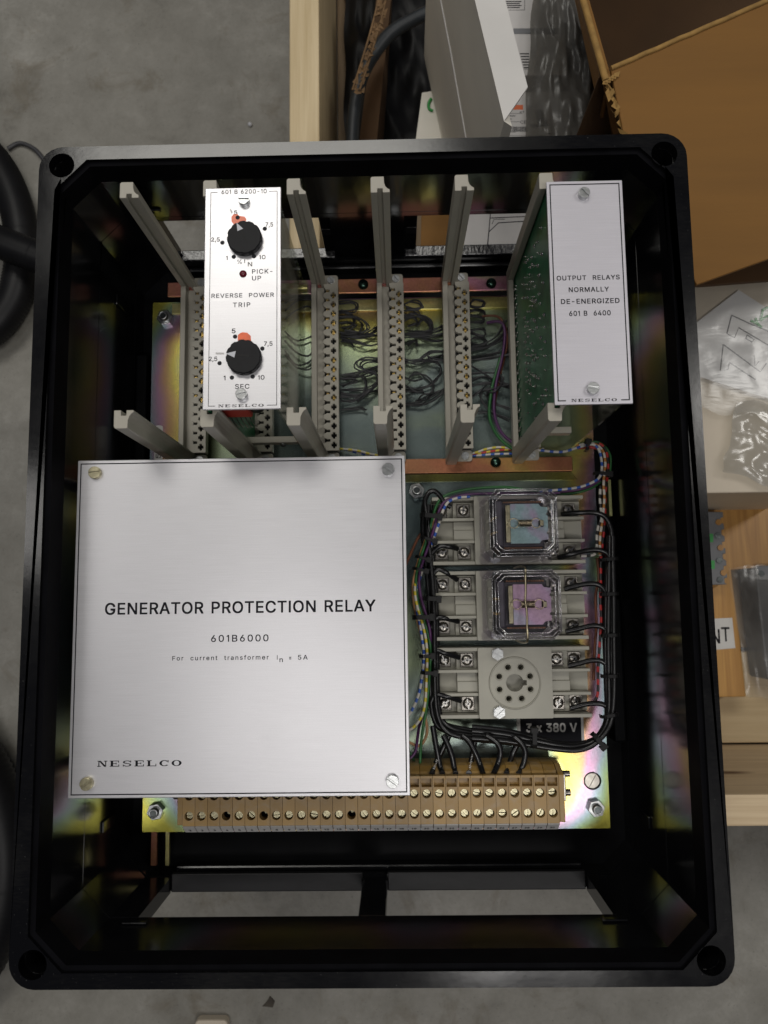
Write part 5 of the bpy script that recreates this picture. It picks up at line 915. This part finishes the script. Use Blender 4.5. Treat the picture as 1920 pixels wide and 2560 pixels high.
DR = [([(1082, 1815), (1086, 1840), (1093, 1880), (1101, 1920), (1106, 1934, 40)], 'leftmost plain one'), ([(1108, 1838), (1118, 1858), (1129, 1888), (1136, 1922), (1139, 1934, 40)], 'second plain one'), ([(1122, 1840, 24), (1112, 1862, 24), (1099, 1888, 24), (1089, 1910, 24), (1080, 1934, 40)], 'one crossing behind the leftmost'),
      ([(1155, 1838), (1172, 1853), (1187, 1880), (1200, 1912), (1207, 1934, 40)], 'one bending right in the middle'), ([(1190, 1838, 24), (1186, 1856, 24), (1181, 1885, 24), (1175, 1920, 24), (1172, 1934, 40)], 'one with white print in the middle'),
      ([(1215, 1838), (1234, 1850), (1248, 1866), (1251, 1885), (1244, 1912), (1234, 1934, 40)], 'hooked one in front of tag 24'), ([(1305, 1845, 24), (1294, 1860, 24), (1282, 1884, 24), (1273, 1912, 24), (1266, 1934, 40)], 'slanting one left of the last hook'), ([(1285, 1842), (1303, 1858), (1313, 1878), (1311, 1902), (1302, 1925), (1297, 1934, 40)], 'last hook on the right')]
for pts, lb in DR: K('black cable dropping into the terminals, the ' + lb, pts, 34, 2.05)
def cable_print(px, py, z, ang, L_):
    c = U(px, py, z); b = M(); rr = random.Random(int(px)); x = -L_/2; ca, sa = math.cos(R_(ang)), math.sin(R_(ang))
    while x < L_/2:
        w_ = rr.uniform(0.35, 0.8); h0, h1 = (-0.75, 0.75) if rr.random() < 0.6 else (rr.uniform(-0.75, 0), rr.uniform(0.1, 0.75))
        b.solid([(c.x+p*ca-q*sa, c.y+p*sa+q*ca, c.z) for p, q in ((x, h0), (x+w_*0.6, h0), (x+w_, h1), (x+w_*0.4, h1))], [(c.x+p*ca-q*sa, c.y+p*sa+q*ca, c.z+0.06) for p, q in ((x, h0), (x+w_*0.6, h0), (x+w_, h1), (x+w_*0.4, h1))]); x += w_+0.5
    return b
PRINTED = {}
def add_print(lbl, px, py, z, ang, L_):
    par = [o for o in bpy.data.objects if o.get('label', '') == lbl][0]; b = cable_print(px, py, z, ang, L_)
    o = mesh_obj('printed_marks', b, m_label, (0, 0, 0)); o.parent = par; o.location = -par.location
add_print('black cable dropping into the terminals, the one with white print in the middle', 1177, 1908, 36.6, 78, 13)
add_print('black cable dropping into the terminals, the one crossing behind the leftmost', 1086, 1918, 37.5, 68, 10)
# cable ties
def tie(px, py, z, ang, L_, w_, label, hd=1):
    c = U(px, py, z); ca, sa = math.cos(R_(ang)), math.sin(R_(ang))
    b = M()
    def ob(x0, x1, y0, y1, z0, z1): b.solid([(c.x+x*ca-y*sa, c.y+x*sa+y*ca, z0) for x, y in ((x0, y0), (x1, y0), (x1, y1), (x0, y1))], [(c.x+x*ca-y*sa, c.y+x*sa+y*ca, z1) for x, y in ((x0, y0), (x1, y0), (x1, y1), (x0, y1))])
    L_ *= 0.82; w_ *= 0.85
    pr = [(-L_/2, z-5.5), (-L_/2-0.6, z-3), (-L_/2, z+1.5), (-L_/2+2, z+3), (L_/2-2, z+3), (L_/2, z+1.5), (L_/2+0.6, z-3), (L_/2, z-5.5)]
    for (xa, za), (xb, zb) in zip(pr, pr[1:]):
        dx, dz = xb-xa, zb-za; ln = math.hypot(dx, dz); nx, nz = -dz/ln*0.9, dx/ln*0.9
        vs = [(xa, za), (xb, zb), (xb+nx, zb+nz), (xa+nx, za+nz)]
        b.solid([(c.x+x*ca+w_/2*sa, c.y+x*sa-w_/2*ca, q) for x, q in vs], [(c.x+x*ca-w_/2*sa, c.y+x*sa+w_/2*ca, q) for x, q in vs])
    if hd: ob(hd*L_/2-2.5, hd*L_/2+1.2, -w_/2-0.9, w_/2+0.9, z-1.5, z+3.8)
    return single('cable_tie', label, 'cable tie', b, m_tie, at=tuple(c), group='black cable ties', bevel=0.25)
for a in ((1078, 1290, 30, -8, 17, 4, 'black cable tie with big square head at the top of the left bundle'), (1072, 1349, 30, -20, 13, 2.6, 'thin black cable tie just under the big headed one'), (1058, 1396, 30, -18, 12, 2.6, 'black cable tie at the outward bend of the left harness'), (1052, 1425, 30, -14, 12, 2.6, 'black cable tie level with the gap below the top socket'),
          (1081, 1497, 32, -4, 13, 4, 'black cable tie with head pointing at the middle socket'), (1058, 1543, 32, 0, 16, 4, 'black cable tie where the harness turns inwards again'), (1068, 1640, 34, 2, 11, 3, 'shiny black cable tie beside the near screws of the empty socket'), (1074, 1682, 34, -4, 12, 3.2, 'black cable tie beside the middle of the empty socket')):
    tie(*a)
for a in ((1508, 1185, 26, -6, 13, 3, 'black cable tie holding the striped wires at the top right'), (1468, 1113, 24, 80, 8, 3, 'black cable tie upright over the red wire end'), (1524, 1398, 30, 4, 12.5, 3, 'black cable tie on the right bundle level with the top socket foot', 0), (1525, 1485, 30, 2, 12.5, 3, 'black cable tie on the right bundle level with the middle socket', 0), (1527, 1588, 30, 2, 12.5, 3, 'black cable tie on the right bundle level with the pink faced relay foot', 0), (1527, 1690, 30, 2, 12.5, 3, 'black cable tie on the right bundle level with the empty socket', 0),
          (1524, 1788, 32, 10, 12.5, 3, 'black cable tie where the right bundle starts to bend', 0), (1497, 1853, 32, -52, 13, 4, 'black cable tie with square tail at the bend beside the plate edge'), (1335, 1845, 34, 88, 15, 4, 'black cable tie round the sagging bundle under the voltage label')):
    tie(*a)

# ================================================================== things in and around the crate
def quad_px(pts, z): return [U(x, y, z) for x, y in pts]
def slab_obj(b, pts, th, m=0):
    """sheet through given corner points with thickness th along its normal"""
    P_ = [Vector(p) for p in pts]; n = (P_[1]-P_[0]).cross(P_[2]-P_[0]).normalized()
    if n.z < 0: n = -n
    b.solid([p-n*th for p in P_], P_, m); return b
# white carton with a raised flap
car = thing('white_carton', 'tall open white carton with a bright raised flap standing in the crate', 'carton', tuple(U(1150, 250, -240)))
fz = 130
flap = quad_px([(1260, 303), (1320, 217), (1246, -70), (1172, -62)], fz)
part(car, 'flap', slab_obj(M(), flap, 2.5), m_carton, bevel=0.4)
A_, B_, E_ = U(1260, 303, fz), U(1172, -62, fz), U(1108, 365, -150); nn = (B_-A_).cross(E_-A_).normalized()
def on_side(px, py):
    d_ = U(px, py, 0)-CAM_LOC; return CAM_LOC+d_*((A_-CAM_LOC).dot(nn)/d_.dot(nn))
side = [A_, B_, on_side(1068, -100), on_side(1060, 140), E_, on_side(1236, 400)]
b = M(); P_ = side; n = len(P_); off = Vector((6, 0, -6))
b.add([tuple(p) for p in P_] + [tuple(p+off) for p in P_], [[0, 1, 2], [0, 2, 3], [0, 3, 4], [0, 4, 5], [n+2, n+1, n], [n+3, n+2, n], [n+4, n+3, n], [n+5, n+4, n]] + [[i, (i+1) % n, n+(i+1) % n, n+i] for i in range(n)])
part(car, 'side_panel', b, m_cartonside)
cr = M().tube([on_side(1095, -40)+Vector((-.4, 0, .4)), on_side(1128, 130)+Vector((-.4, 0, .4)), on_side(1166, 345)+Vector((-.4, 0, .4))], 0.8, 5); part(car, 'fold_crease', cr, m_carton)
b = M().solid([tuple(p) for p in (U(1242, 290, 60), U(1262, 302, 100), U(1256, 372, 0), U(1240, 372, 0))], [tuple(p+Vector((0, 2, 3))) for p in (U(1242, 290, 60), U(1262, 302, 100), U(1256, 372, 0), U(1240, 372, 0))])
# product boxes
def pbox(label, pts, ztop, zbot):
    q = quad_px(pts, ztop); c = sum(q, Vector())/4; t = thing('product_box', label, 'box', (c.x, c.y, zbot), 'white product boxes in the crate')
    part(t, 'box_body', M().hex([(p.x, p.y) for p in q], zbot, [(p.x, p.y) for p in q], ztop), m_prodbox, bevel=1.0); return t
zb1 = -60
t = pbox('white product box with an orange square and barcode in the crate', [(1150, 660), (1470, 650), (1450, 226), (1180, 232)], zb1, -235)
b = M(); z = zb1+0.05; K1 = lambda x, y: (1200+x/5.53, 200+y/5.53)
def rect_px(b, x0, x1, y0, y1, z, th=0.08):
    q = quad_px([K1(x0, y0), K1(x0, y1), K1(x1, y1), K1(x1, y0)], z); b.prism([(p.x, p.y) for p in q], z, z+th)
for x0, x1, y0, y1 in ((415, 590, 462, 466), (340, 560, 575, 579), (410, 490, 492, 502), (390, 440, 535, 545), (320, 900, 766, 769), (940, 1080, 738, 752), (330, 400, 790, 800)): rect_px(b, x0, x1, y0, y1, z)
rb = random.Random(5); x = 335
while x < 660:
    w2 = rb.choice((3, 5, 8, 11)); rect_px(b, x, x+w2, 645, 725 if x < 480 else 715, z); x += w2+rb.choice((4, 5, 8))
p0, p1 = K1(545, 430), K1(605, 452); b.tpx('x1', p0[0], p1[0], p0[1], p1[1], z)
p0, p1 = K1(558, 560), K1(645, 605); b.tpx('CE', p0[0], p1[0], p0[1], p1[1], z, bold=-0.01)
b.tube(quad_px([(1230, 560), (1235, 548), (1262, 548)], z), 0.3, 4); b.tube(quad_px([(1218, 620), (1222, 580), (1246, 557), (1330, 552)], z), 0.45, 4); b.tube(quad_px([(1218, 630), (1226, 533), (1226, 545), (1340, 540)], z), 0.4, 4)
part(t, 'printed_label', b, m_inkpale)
b = M(); rect_px(b, 400, 595, 345, 410, z); part(t, 'orange_square', b, m_orangeprint)
b = M()
for pts in ([(745, 410), (870, 405), (890, 540), (830, 620), (800, 620)], [(690, 630), (720, 610), (940, 615), (950, 635), (720, 655)], [(870, 545), (930, 560), (945, 612), (880, 610)]):
    q = quad_px([K1(*p) for p in pts], z); b.prism([(p.x, p.y) for p in q][::-1], z, z+0.08)
part(t, 'printed_picture', b, m_greystrip)
t = pbox('white product box with rows of small black print at the top edge of the crate', [(1180, 190), (1420, 188), (1400, -120), (1180, -120)], -62, -235)
b = M(); z = -61.95; K2 = lambda x, y: (1240+x/5.184, y/5.184)
def r2(x0, x1, y0, y1):
    q = quad_px([K2(x0, y0), K2(x0, y1), K2(x1, y1), K2(x1, y0)], z); b.prism([(p.x, p.y) for p in q], z, z+0.08)
for i in range(4): r2(130, 330-20*(i % 2), 14+26*i, 26+26*i)
r2(165, 375, 128, 133); r2(368, 374, 0, 130)
for i in range(6): r2(310+10*i, 430, 690+36*i, 704+36*i)
r2(370, 460, 895, 900)
part(t, 'printed_label', b, m_ink)
b = M()
q = quad_px([K2(225, 372), K2(225, 440), K2(800, 440), K2(800, 372)], -61.95); b.prism([(p.x, p.y) for p in q], -61.9, -61.5); part(t, 'tape_strip', b, m_greystrip)
# crumpled film
def crumple(name, label, outline, z, amp, seed, m, nx=26, ny=26, cat='plastic bag', tilt=(0, 0)):
    from mathutils import noise as N
    q = [U(x, y, z) for x, y in outline]; b = M(); vs = []
    for j in range(ny+1):
        for i in range(nx+1):
            u, v = i/nx, j/ny; p = (q[0]*(1-u)+q[1]*u)*(1-v)+(q[3]*(1-u)+q[2]*u)*v
            s1 = Vector((u*3.1+seed, v*3.7, seed)); hgt = (0.7-abs(N.noise(s1)))*0.8+(0.5-abs(N.noise(s1*2.3)))*0.45
            wob = Vector((N.noise(Vector((v*4, seed, 0))), N.noise(Vector((u*4, seed, 5))), 0))*6
            e = min(u, 1-u, v, 1-v)*6; vs.append(p+wob+Vector((0, 0, hgt*amp*min(1, 0.3+e)+tilt[0]*u+tilt[1]*v)))
    b.add(vs, [[j*(nx+1)+i, j*(nx+1)+i+1, (j+1)*(nx+1)+i+1, (j+1)*(nx+1)+i] for j in range(ny) for i in range(nx)], 0, True)
    c = sum(q, Vector())/4
    return single(name, label, cat, b, m, at=tuple(c))
crumple('plastic_bag', 'crumpled smoky plastic bag between the white carton and the cardboard box', [(1335, -60), (1450, -60), (1520, 420), (1310, 420)], -50, 26, 1.7, m_film2)
single('dark_pouch', 'dark wrinkled pouch tucked beside the left wall of the cardboard box', 'pouch', M().hex([(p.x, p.y) for p in quad_px([(1400, -60), (1455, -60), (1540, 360), (1420, 360)], -90)], -240, [(p.x, p.y) for p in quad_px([(1410, -40), (1450, -40), (1535, 350), (1430, 350)], -75)], -75), m_blackp, at=tuple(U(1460, 150, -240)), bevel=6)
# cardboard box with a folded-out flap
cb = thing('cardboard_box', 'large open brown cardboard box with a torn corner flap folded out', 'cardboard box', tuple(U(1700, 200, -245)))
zr = 60
L0, L1 = U(1405, -160, zr), U(1508, 205, zr)
H0, H1 = U(1527, 172, zr), U(2200, -120, zr)
F1 = U(1742, 712, zr-8); F2 = U(2330, 500, zr-8); Fm = U(1562, 350, zr-3)
part(cb, 'flap', slab_obj(M(), [H0, H1, F2, F1, Fm], 4.0), m_card, bevel=0.8)
part(cb, 'side_wall', M().solid([tuple(L0+Vector((112, 20, -300))), tuple(L1+Vector((112, 20, -300))), tuple(L1), tuple(L0)], [tuple(p+Vector((4.5, 2, 0))) for p in (L0+Vector((112, 20, -300)), L1+Vector((112, 20, -300)), L1, L0)]), m_card)
part(cb, 'front_wall', M().solid([tuple(H0+Vector((-8, -4, -300))), tuple(H1+Vector((0, 0, -300))), tuple(H1+Vector((0, 0, -4.5))), tuple(H0+Vector((-8, -4, -4.5)))], [tuple(p+Vector((1.5, 4.5, 0))) for p in (H0+Vector((-8, -4, -300)), H1+Vector((0, 0, -300)), H1+Vector((0, 0, -4.5)), H0+Vector((-8, -4, -4.5)))]), m_cardshade)
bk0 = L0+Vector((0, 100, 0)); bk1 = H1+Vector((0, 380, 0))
part(cb, 'back_wall', M().solid([tuple(bk0+Vector((0, 0, -300))), tuple(bk1+Vector((0, 0, -300))), tuple(bk1), tuple(bk0)], [tuple(p+Vector((0, 5, 0))) for p in (bk0+Vector((0, 0, -300)), bk1+Vector((0, 0, -300)), bk1, bk0)]), m_cardshade)
part(cb, 'box_bottom', M().solid([(L0.x, L0.y+90, -243), (L1.x, L1.y-8, -243), (H1.x+400, H1.y, -243), (bk1.x+400, bk1.y+500, -243), (L0.x, bk1.y+500, -243)], [(L0.x, L0.y+90, -240), (L1.x, L1.y-8, -240), (H1.x+400, H1.y, -240), (bk1.x+400, bk1.y+500, -240), (L0.x, bk1.y+500, -240)]), m_cardshade)
oin = quad_px([(1436, -60), (1440, 0), (1512, 205), (1527, 172), (1476, 0), (1470, -60)], zr-10)
part(cb, 'inner_flap', M().solid([tuple(p) for p in (L0+Vector((5, 2.2, -2)), L1+Vector((5, 2.2, -2)), L1+Vector((14, 10, -60)), L0+Vector((22, 2, -60)))], [tuple(p+Vector((2, 1, 0))) for p in (L0+Vector((5, 2.2, -2)), L1+Vector((5, 2.2, -2)), L1+Vector((14, 10, -60)), L0+Vector((22, 2, -60)))]), m_card)
te = M(); rr = random.Random(9)
te.tube([L0+Vector((2, 1, 0)), L1+Vector((2, 1, 0))], 2.6, 8); 
pts = [H0+(H1-H0)*s_+Vector((0, rr.uniform(-.3, .3), 0.3)) for s_ in [i/24 for i in range(25)]]
te.tube(pts, 1.9, 8)
for i in range(16):
    s_ = i/15; a = U(1508, 200, zr)*(1-s_)+U(1556, 345, zr-4)*s_; a = a+Vector((rr.uniform(-1.5, 1.5), rr.uniform(-1, 1), rr.uniform(-1, 2)))
    e = a+Vector((rr.uniform(2, 7), rr.uniform(-9, 4), rr.uniform(-3, 3))); n2 = Vector((rr.uniform(-2, 2), 2.2, rr.uniform(-1, 2)))
    te.add([a, e, e+n2, a+n2*1.5], [[0, 1, 2, 3]])
for i in range(5):
    a = U(1508+i*7, 203-i*5, zr+1); te.add([a, a+Vector((4, 1, 1)), a+Vector((3, -3, 0)), a+Vector((-1, -3, 1))], [[0, 1, 2, 3]])
part(cb, 'torn_edge', te, m_cardedge)
# loose things right of the box
def sheet(name, label, cat, pts, z, th, m, bev=0.4, group=None):
    q = quad_px(pts, z); c = sum(q, Vector())/len(q)
    return single(name, label, cat, slab_obj(M(), q, th), m, at=(c.x, c.y, z), bevel=bev, group=group)
brd = thing('cream_board', 'cream box lid under the plastic bags right of the black box', 'board', tuple(U(1830, 1100, -240)))
q = quad_px([(1560, 1236), (2100, 1228), (2100, 690), (1560, 690)], -70)
part(brd, 'top_face', M().hex([(p.x, p.y) for p in q], -240, [(p.x, p.y) for p in q], -70), m_board, bevel=1.2)
sheet('cardboard_sheet', 'flat brown cardboard sheet showing its fluted edge under the big flap', 'cardboard', [(1600, 720), (1770, 712), (2050, 690), (2050, 560), (1600, 560)], -30, 5, m_cardshade)
pap = thing('instruction_leaflet', 'white leaflet with line drawings and a green mark inside clear film', 'leaflet', tuple(U(1830, 850, -68)))
zq = -66
q = quad_px([(1847, 725), (1700, 838), (1700, 925), (1744, 940), (1876, 982), (1935, 1000), (2010, 830)], zq); part(pap, 'paper', slab_obj(M(), q, 0.8), m_paper)
KR = lambda x, y: (1680+x/3.35, 640+y/3.35); b = M()
for pts in ([(500, 495), (460, 650), (525, 685), (560, 600), (830, 760)], [(500, 495), (640, 560), (830, 640)], [(430, 740), (740, 970), (790, 900)], [(430, 740), (405, 960), (470, 950), (480, 900)], [(480, 890), (700, 1035)], [(690, 830), (695, 925), (730, 880)], [(630, 660), (690, 700), (670, 720), (620, 690), (630, 660)]): b.tube(quad_px([KR(*p) for p in pts], zq+0.3), 0.5, 4)
part(pap, 'line_drawing', b, m_greystrip)
b = M()
for pts in ([(740, 540), (760, 450), (800, 430), (835, 470)], [(740, 540), (800, 500), (840, 560)], [(660, 540), (720, 570), (750, 600)], [(700, 520), (725, 590)]): b.tube(quad_px([KR(*p) for p in pts], zq+0.4), 1.3, 4)
part(pap, 'green_mark', b, m_green)
crumple('plastic_sleeve', 'clear plastic sleeve wrapped round the white leaflet', [(1700, 690), (2000, 690), (2000, 1060), (1690, 1010)], -64, 1.8, 3.1, m_sleeve, 30, 30, 'plastic sleeve')
crumple('plastic_bag', 'shiny clear plastic bag lying on the cream board', [(1850, 1000), (2060, 1010), (2060, 1250), (1806, 1175)], -62, 4.5, 6.3, m_film, 34, 34)
KS = lambda x, y: (1680+x*.398, 1240+y*.398)
ow = thing('wood_block', 'orange varnished wood board carrying a white NT sticker', 'wood board', tuple(U(1810, 1500, -243)))
q = quad_px([(1650, 1270), (1650, 1744), (1865, 1742), (1850, 1600), (1828, 1425), (2100, 1400), (2100, 1240)], -205); part(ow, 'board', slab_obj(M(), q, 30), m_orangewood, bevel=1)
nt_ = thing('sign_sticker', 'white rectangular sticker lettered NT on the orange wood board', 'sticker', tuple(U(1800, 1585, -204.8)))
q = quad_px([KS(160, 775), KS(170, 975), KS(398, 955), KS(378, 765)], -204.6); part(nt_, 'sticker_face', slab_obj(M(), q, 0.3), m_label)
b = M(); b.tpx('N', KS(243, 0)[0], KS(300, 0)[0], KS(0, 838)[1], KS(0, 925)[1], -204.5); b.tpx('T', KS(312, 0)[0], KS(362, 0)[0], KS(0, 825)[1], KS(0, 912)[1], -204.5); part(nt_, 'printed_lettering', b, m_ink)
gs = thing('terminal_strip', 'grey screw terminal strip with green stickers on the orange wood board', 'terminal strip', tuple(U(1780, 1370, -204.8)))
pts = [KS(0, 95), KS(0, 560), KS(350, 552)]; b = M(); zt_ = -185
ed = []
for i in range(6):
    y = 100+i*76; ed += [KS(322+i*5, y), KS(324+i*5, y+34), KS(306+i*5, y+36), KS(308+i*5, y+66)]
q = quad_px([KS(20, 95)] + ed + [KS(350, 556), KS(40, 562)], zt_)
b.solid([(p.x, p.y, -204.8) for p in q], [tuple(p) for p in q]); part(gs, 'strip_body', b, m_greystrip, bevel=0.8)
b = M()
for i, (x, y) in enumerate(((290, 165), (285, 248), (303, 325), (295, 405), (322, 482), (300, 525))):
    p = U(*KS(x, y), zt_); b.cyl(p.x, p.y, 3.0, zt_+0.1, zt_+1.2, 16, i % 2)
part(gs, 'strip_screws', b, [m_orangewood, m_darkmetal])
b = M()
for x0, x1, y0, y1 in ((222, 258, 238, 290), (234, 268, 405, 458)):
    q = quad_px([KS(x0, y0), KS(x0, y1), KS(x1, y1), KS(x1, y0)], zt_); b.prism([(p.x, p.y) for p in q], zt_+0.1, zt_+0.3)
part(gs, 'green_sticker', b, m_green)
bd = thing('black_device', 'black housing with a grey screw corner at the right edge of the crate', 'device', tuple(U(1915, 1560, -243)))
q = quad_px([(1888, 1418), (1900, 1545), (1918, 1700), (2060, 1700), (2060, 1410)], -200); part(bd, 'housing', slab_obj(M(), q, 40), m_blackp, bevel=2)
q = quad_px([(1892, 1415), (1899, 1450), (2060, 1450), (2060, 1408)], -197); part(bd, 'grey_corner', slab_obj(M(), q, 3), m_greystrip, bevel=0.6)
b = M(); p = U(1903, 1434, -197); b.cyl(p.x, p.y, 3.2, -197, -196.2, 16); part(bd, 'corner_screw', b, m_darkmetal)
crumple('plastic_wrap', 'dull clear plastic wrap hanging around the black device', [(1822, 1420), (1940, 1410), (1960, 1755), (1868, 1740)], -198, 3, 9.9, m_sleeve, 20, 20, 'plastic wrap')
# dark stuff left of the carton
single('cardboard_divider', 'narrow brown cardboard divider standing inside the crate', 'cardboard', M().solid([tuple(U(895, 420, -240)), tuple(U(955, 420, -240)), tuple(U(985, -80, -240)), tuple(U(955, -80, -240))], [tuple(U(890, 420, -150)), tuple(U(935, 420, -150)), tuple(U(985, -80, -120)), tuple(U(950, -80, -120))]), m_cardshade, at=tuple(U(930, 200, -240)))
b = M(); rr = random.Random(2); pts = []
for i in range(26):
    s_ = i/25; p = U(956-66*s_**1.2, -10+235*s_, -70-20*s_); pts.append(p)
    for q_ in range(2):
        a = p+Vector((rr.uniform(-4, 4), rr.uniform(-3, 3), rr.uniform(-2, 2))); b.add([a, a+Vector((rr.uniform(2, 5), rr.uniform(-3, 3), 2)), a+Vector((rr.uniform(1, 4), rr.uniform(-5, -1), -1)), a+Vector((-2, -3, 0))], [[0, 1, 2, 3]])
b.tube([p+Vector((-3.5, 0, 0)) for p in pts], 1.1, 5); b.tube([p+Vector((3.5, 0, 0)) for p in pts], 1.1, 5)
single('torn_cardboard', 'ragged torn strip of corrugated cardboard just inside the pine board', 'cardboard', b, m_cardin2, at=tuple(U(920, 100, -80)))
cable('loose_cable', 'blue grey cable curving down inside the crate', 'cable', [(1095, 20), (1040, 45), (975, 85), (925, 150), (898, 215), (885, 290), (880, 380), (880, 470)], -110, 6.5, m_bluegrey, None, 12)
crumple('black_plastic_bag', 'glossy black plastic bag lying deep in the crate', [(860, -100), (1090, -100), (1100, 420), (870, 420)], -228, 22, 4.4, m_tie, 28, 28)
t = thing('paper_sheet', 'white card with a green mark beside the black bag', 'card', tuple(U(1065, 300, -150)))
q = quad_px([(1055, 232), (1030, 420), (1110, 420), (1095, 225)], -150); part(t, 'card_face', slab_obj(M(), q, 2), m_cartonside)
part(t, 'green_mark', M().tube(smooth(quad_px([(1078, 247), (1072, 258), (1073, 272), (1082, 277)], -149), 4), 1.6, 6), m_green)
single('brown_board', 'brown cardboard panel standing behind the top opening of the black box', 'cardboard', slab_obj(M(), quad_px([(1055, 470), (1050, 690), (1190, 690), (1196, 470)], -110), 4), m_card, at=tuple(U(1120, 570, -110)))

# ------------------------------------------------------------------ hoses and floor clutter on the left
def hose(label, pts, z, r, pitch=3.2, k=60):
    P0 = smooth([U(p[0], p[1], p[2] if len(p) > 2 else z) for p in pts], k); P_ = [P0[0]]; acc = 0
    for a, c in zip(P0, P0[1:]):
        acc += (c-a).length
        if acc > pitch/2: P_.append(c); acc = 0
    c = sum(P_, Vector())/len(P_)
    return single('corrugated_hose', label, 'hose', M().tube(P_, lambda i: r+(1.1 if i % 2 else -0.9), 18), m_hose, at=tuple(c), group='black corrugated hoses')
hose('black corrugated hose arching past the upper left corner of the box', [(-160, 330), (-80, 345), (-10, 410), (35, 500), (55, 600), (50, 690), (25, 770), (-30, 830), (-120, 860)], -238, 18)
hose('black corrugated hose running level under the left wall of the box', [(-140, 560, -210), (-40, 590, -208), (40, 622, -206), (140, 660, -206), (260, 700, -206)], -206, 17)
hose('thick black hose at the lower left corner of the photo', [(-200, 1790), (-90, 1850), (-20, 1960), (10, 2080), (12, 2200), (-15, 2330), (-80, 2440), (-200, 2500)], -225, 24, 5)
cable('thin_cable', 'thin grey cable leaving the corrugated hose across the concrete', 'cable', [(20, 372), (50, 358), (85, 372), (112, 402), (150, 450), (200, 520)], -257, 2.6, w_grey, None, 8)
p = U(625, 311, -258); single('foam_crumb', 'tiny white foam crumb lying on the concrete', 'crumb', M().ball((p.x, p.y, -258), 2.6, 0, 10, 6), m_white, at=tuple(p))
p = U(532, 2564, -255); single('plastic_block', 'small off white plastic block on the concrete below the box', 'block', M().prism(rrect(p.x-17, p.x+17, p.y-22, p.y+9, 5), -259.8, -247), m_board, at=tuple(p), bevel=2)
p = U(670, 2506, -259); single('dry_leaf', 'small dark dry leaf scrap lying on the concrete below the box', 'leaf', M().solid([(p.x-6, p.y-4, -259.9), (p.x+5, p.y-5, -259.9), (p.x+7, p.y+1, -259.9), (p.x+2, p.y+6, -259.9), (p.x-1, p.y+1, -259.9)], [(p.x-6, p.y-4, -259.3), (p.x+5, p.y-5, -259.0), (p.x+7, p.y+1, -258.4), (p.x+2, p.y+6, -258.6), (p.x-1, p.y+1, -259.2)]), m_leaf, at=tuple(p))
for o in bpy.data.objects:
    if 'mm' in o: del o['mm']
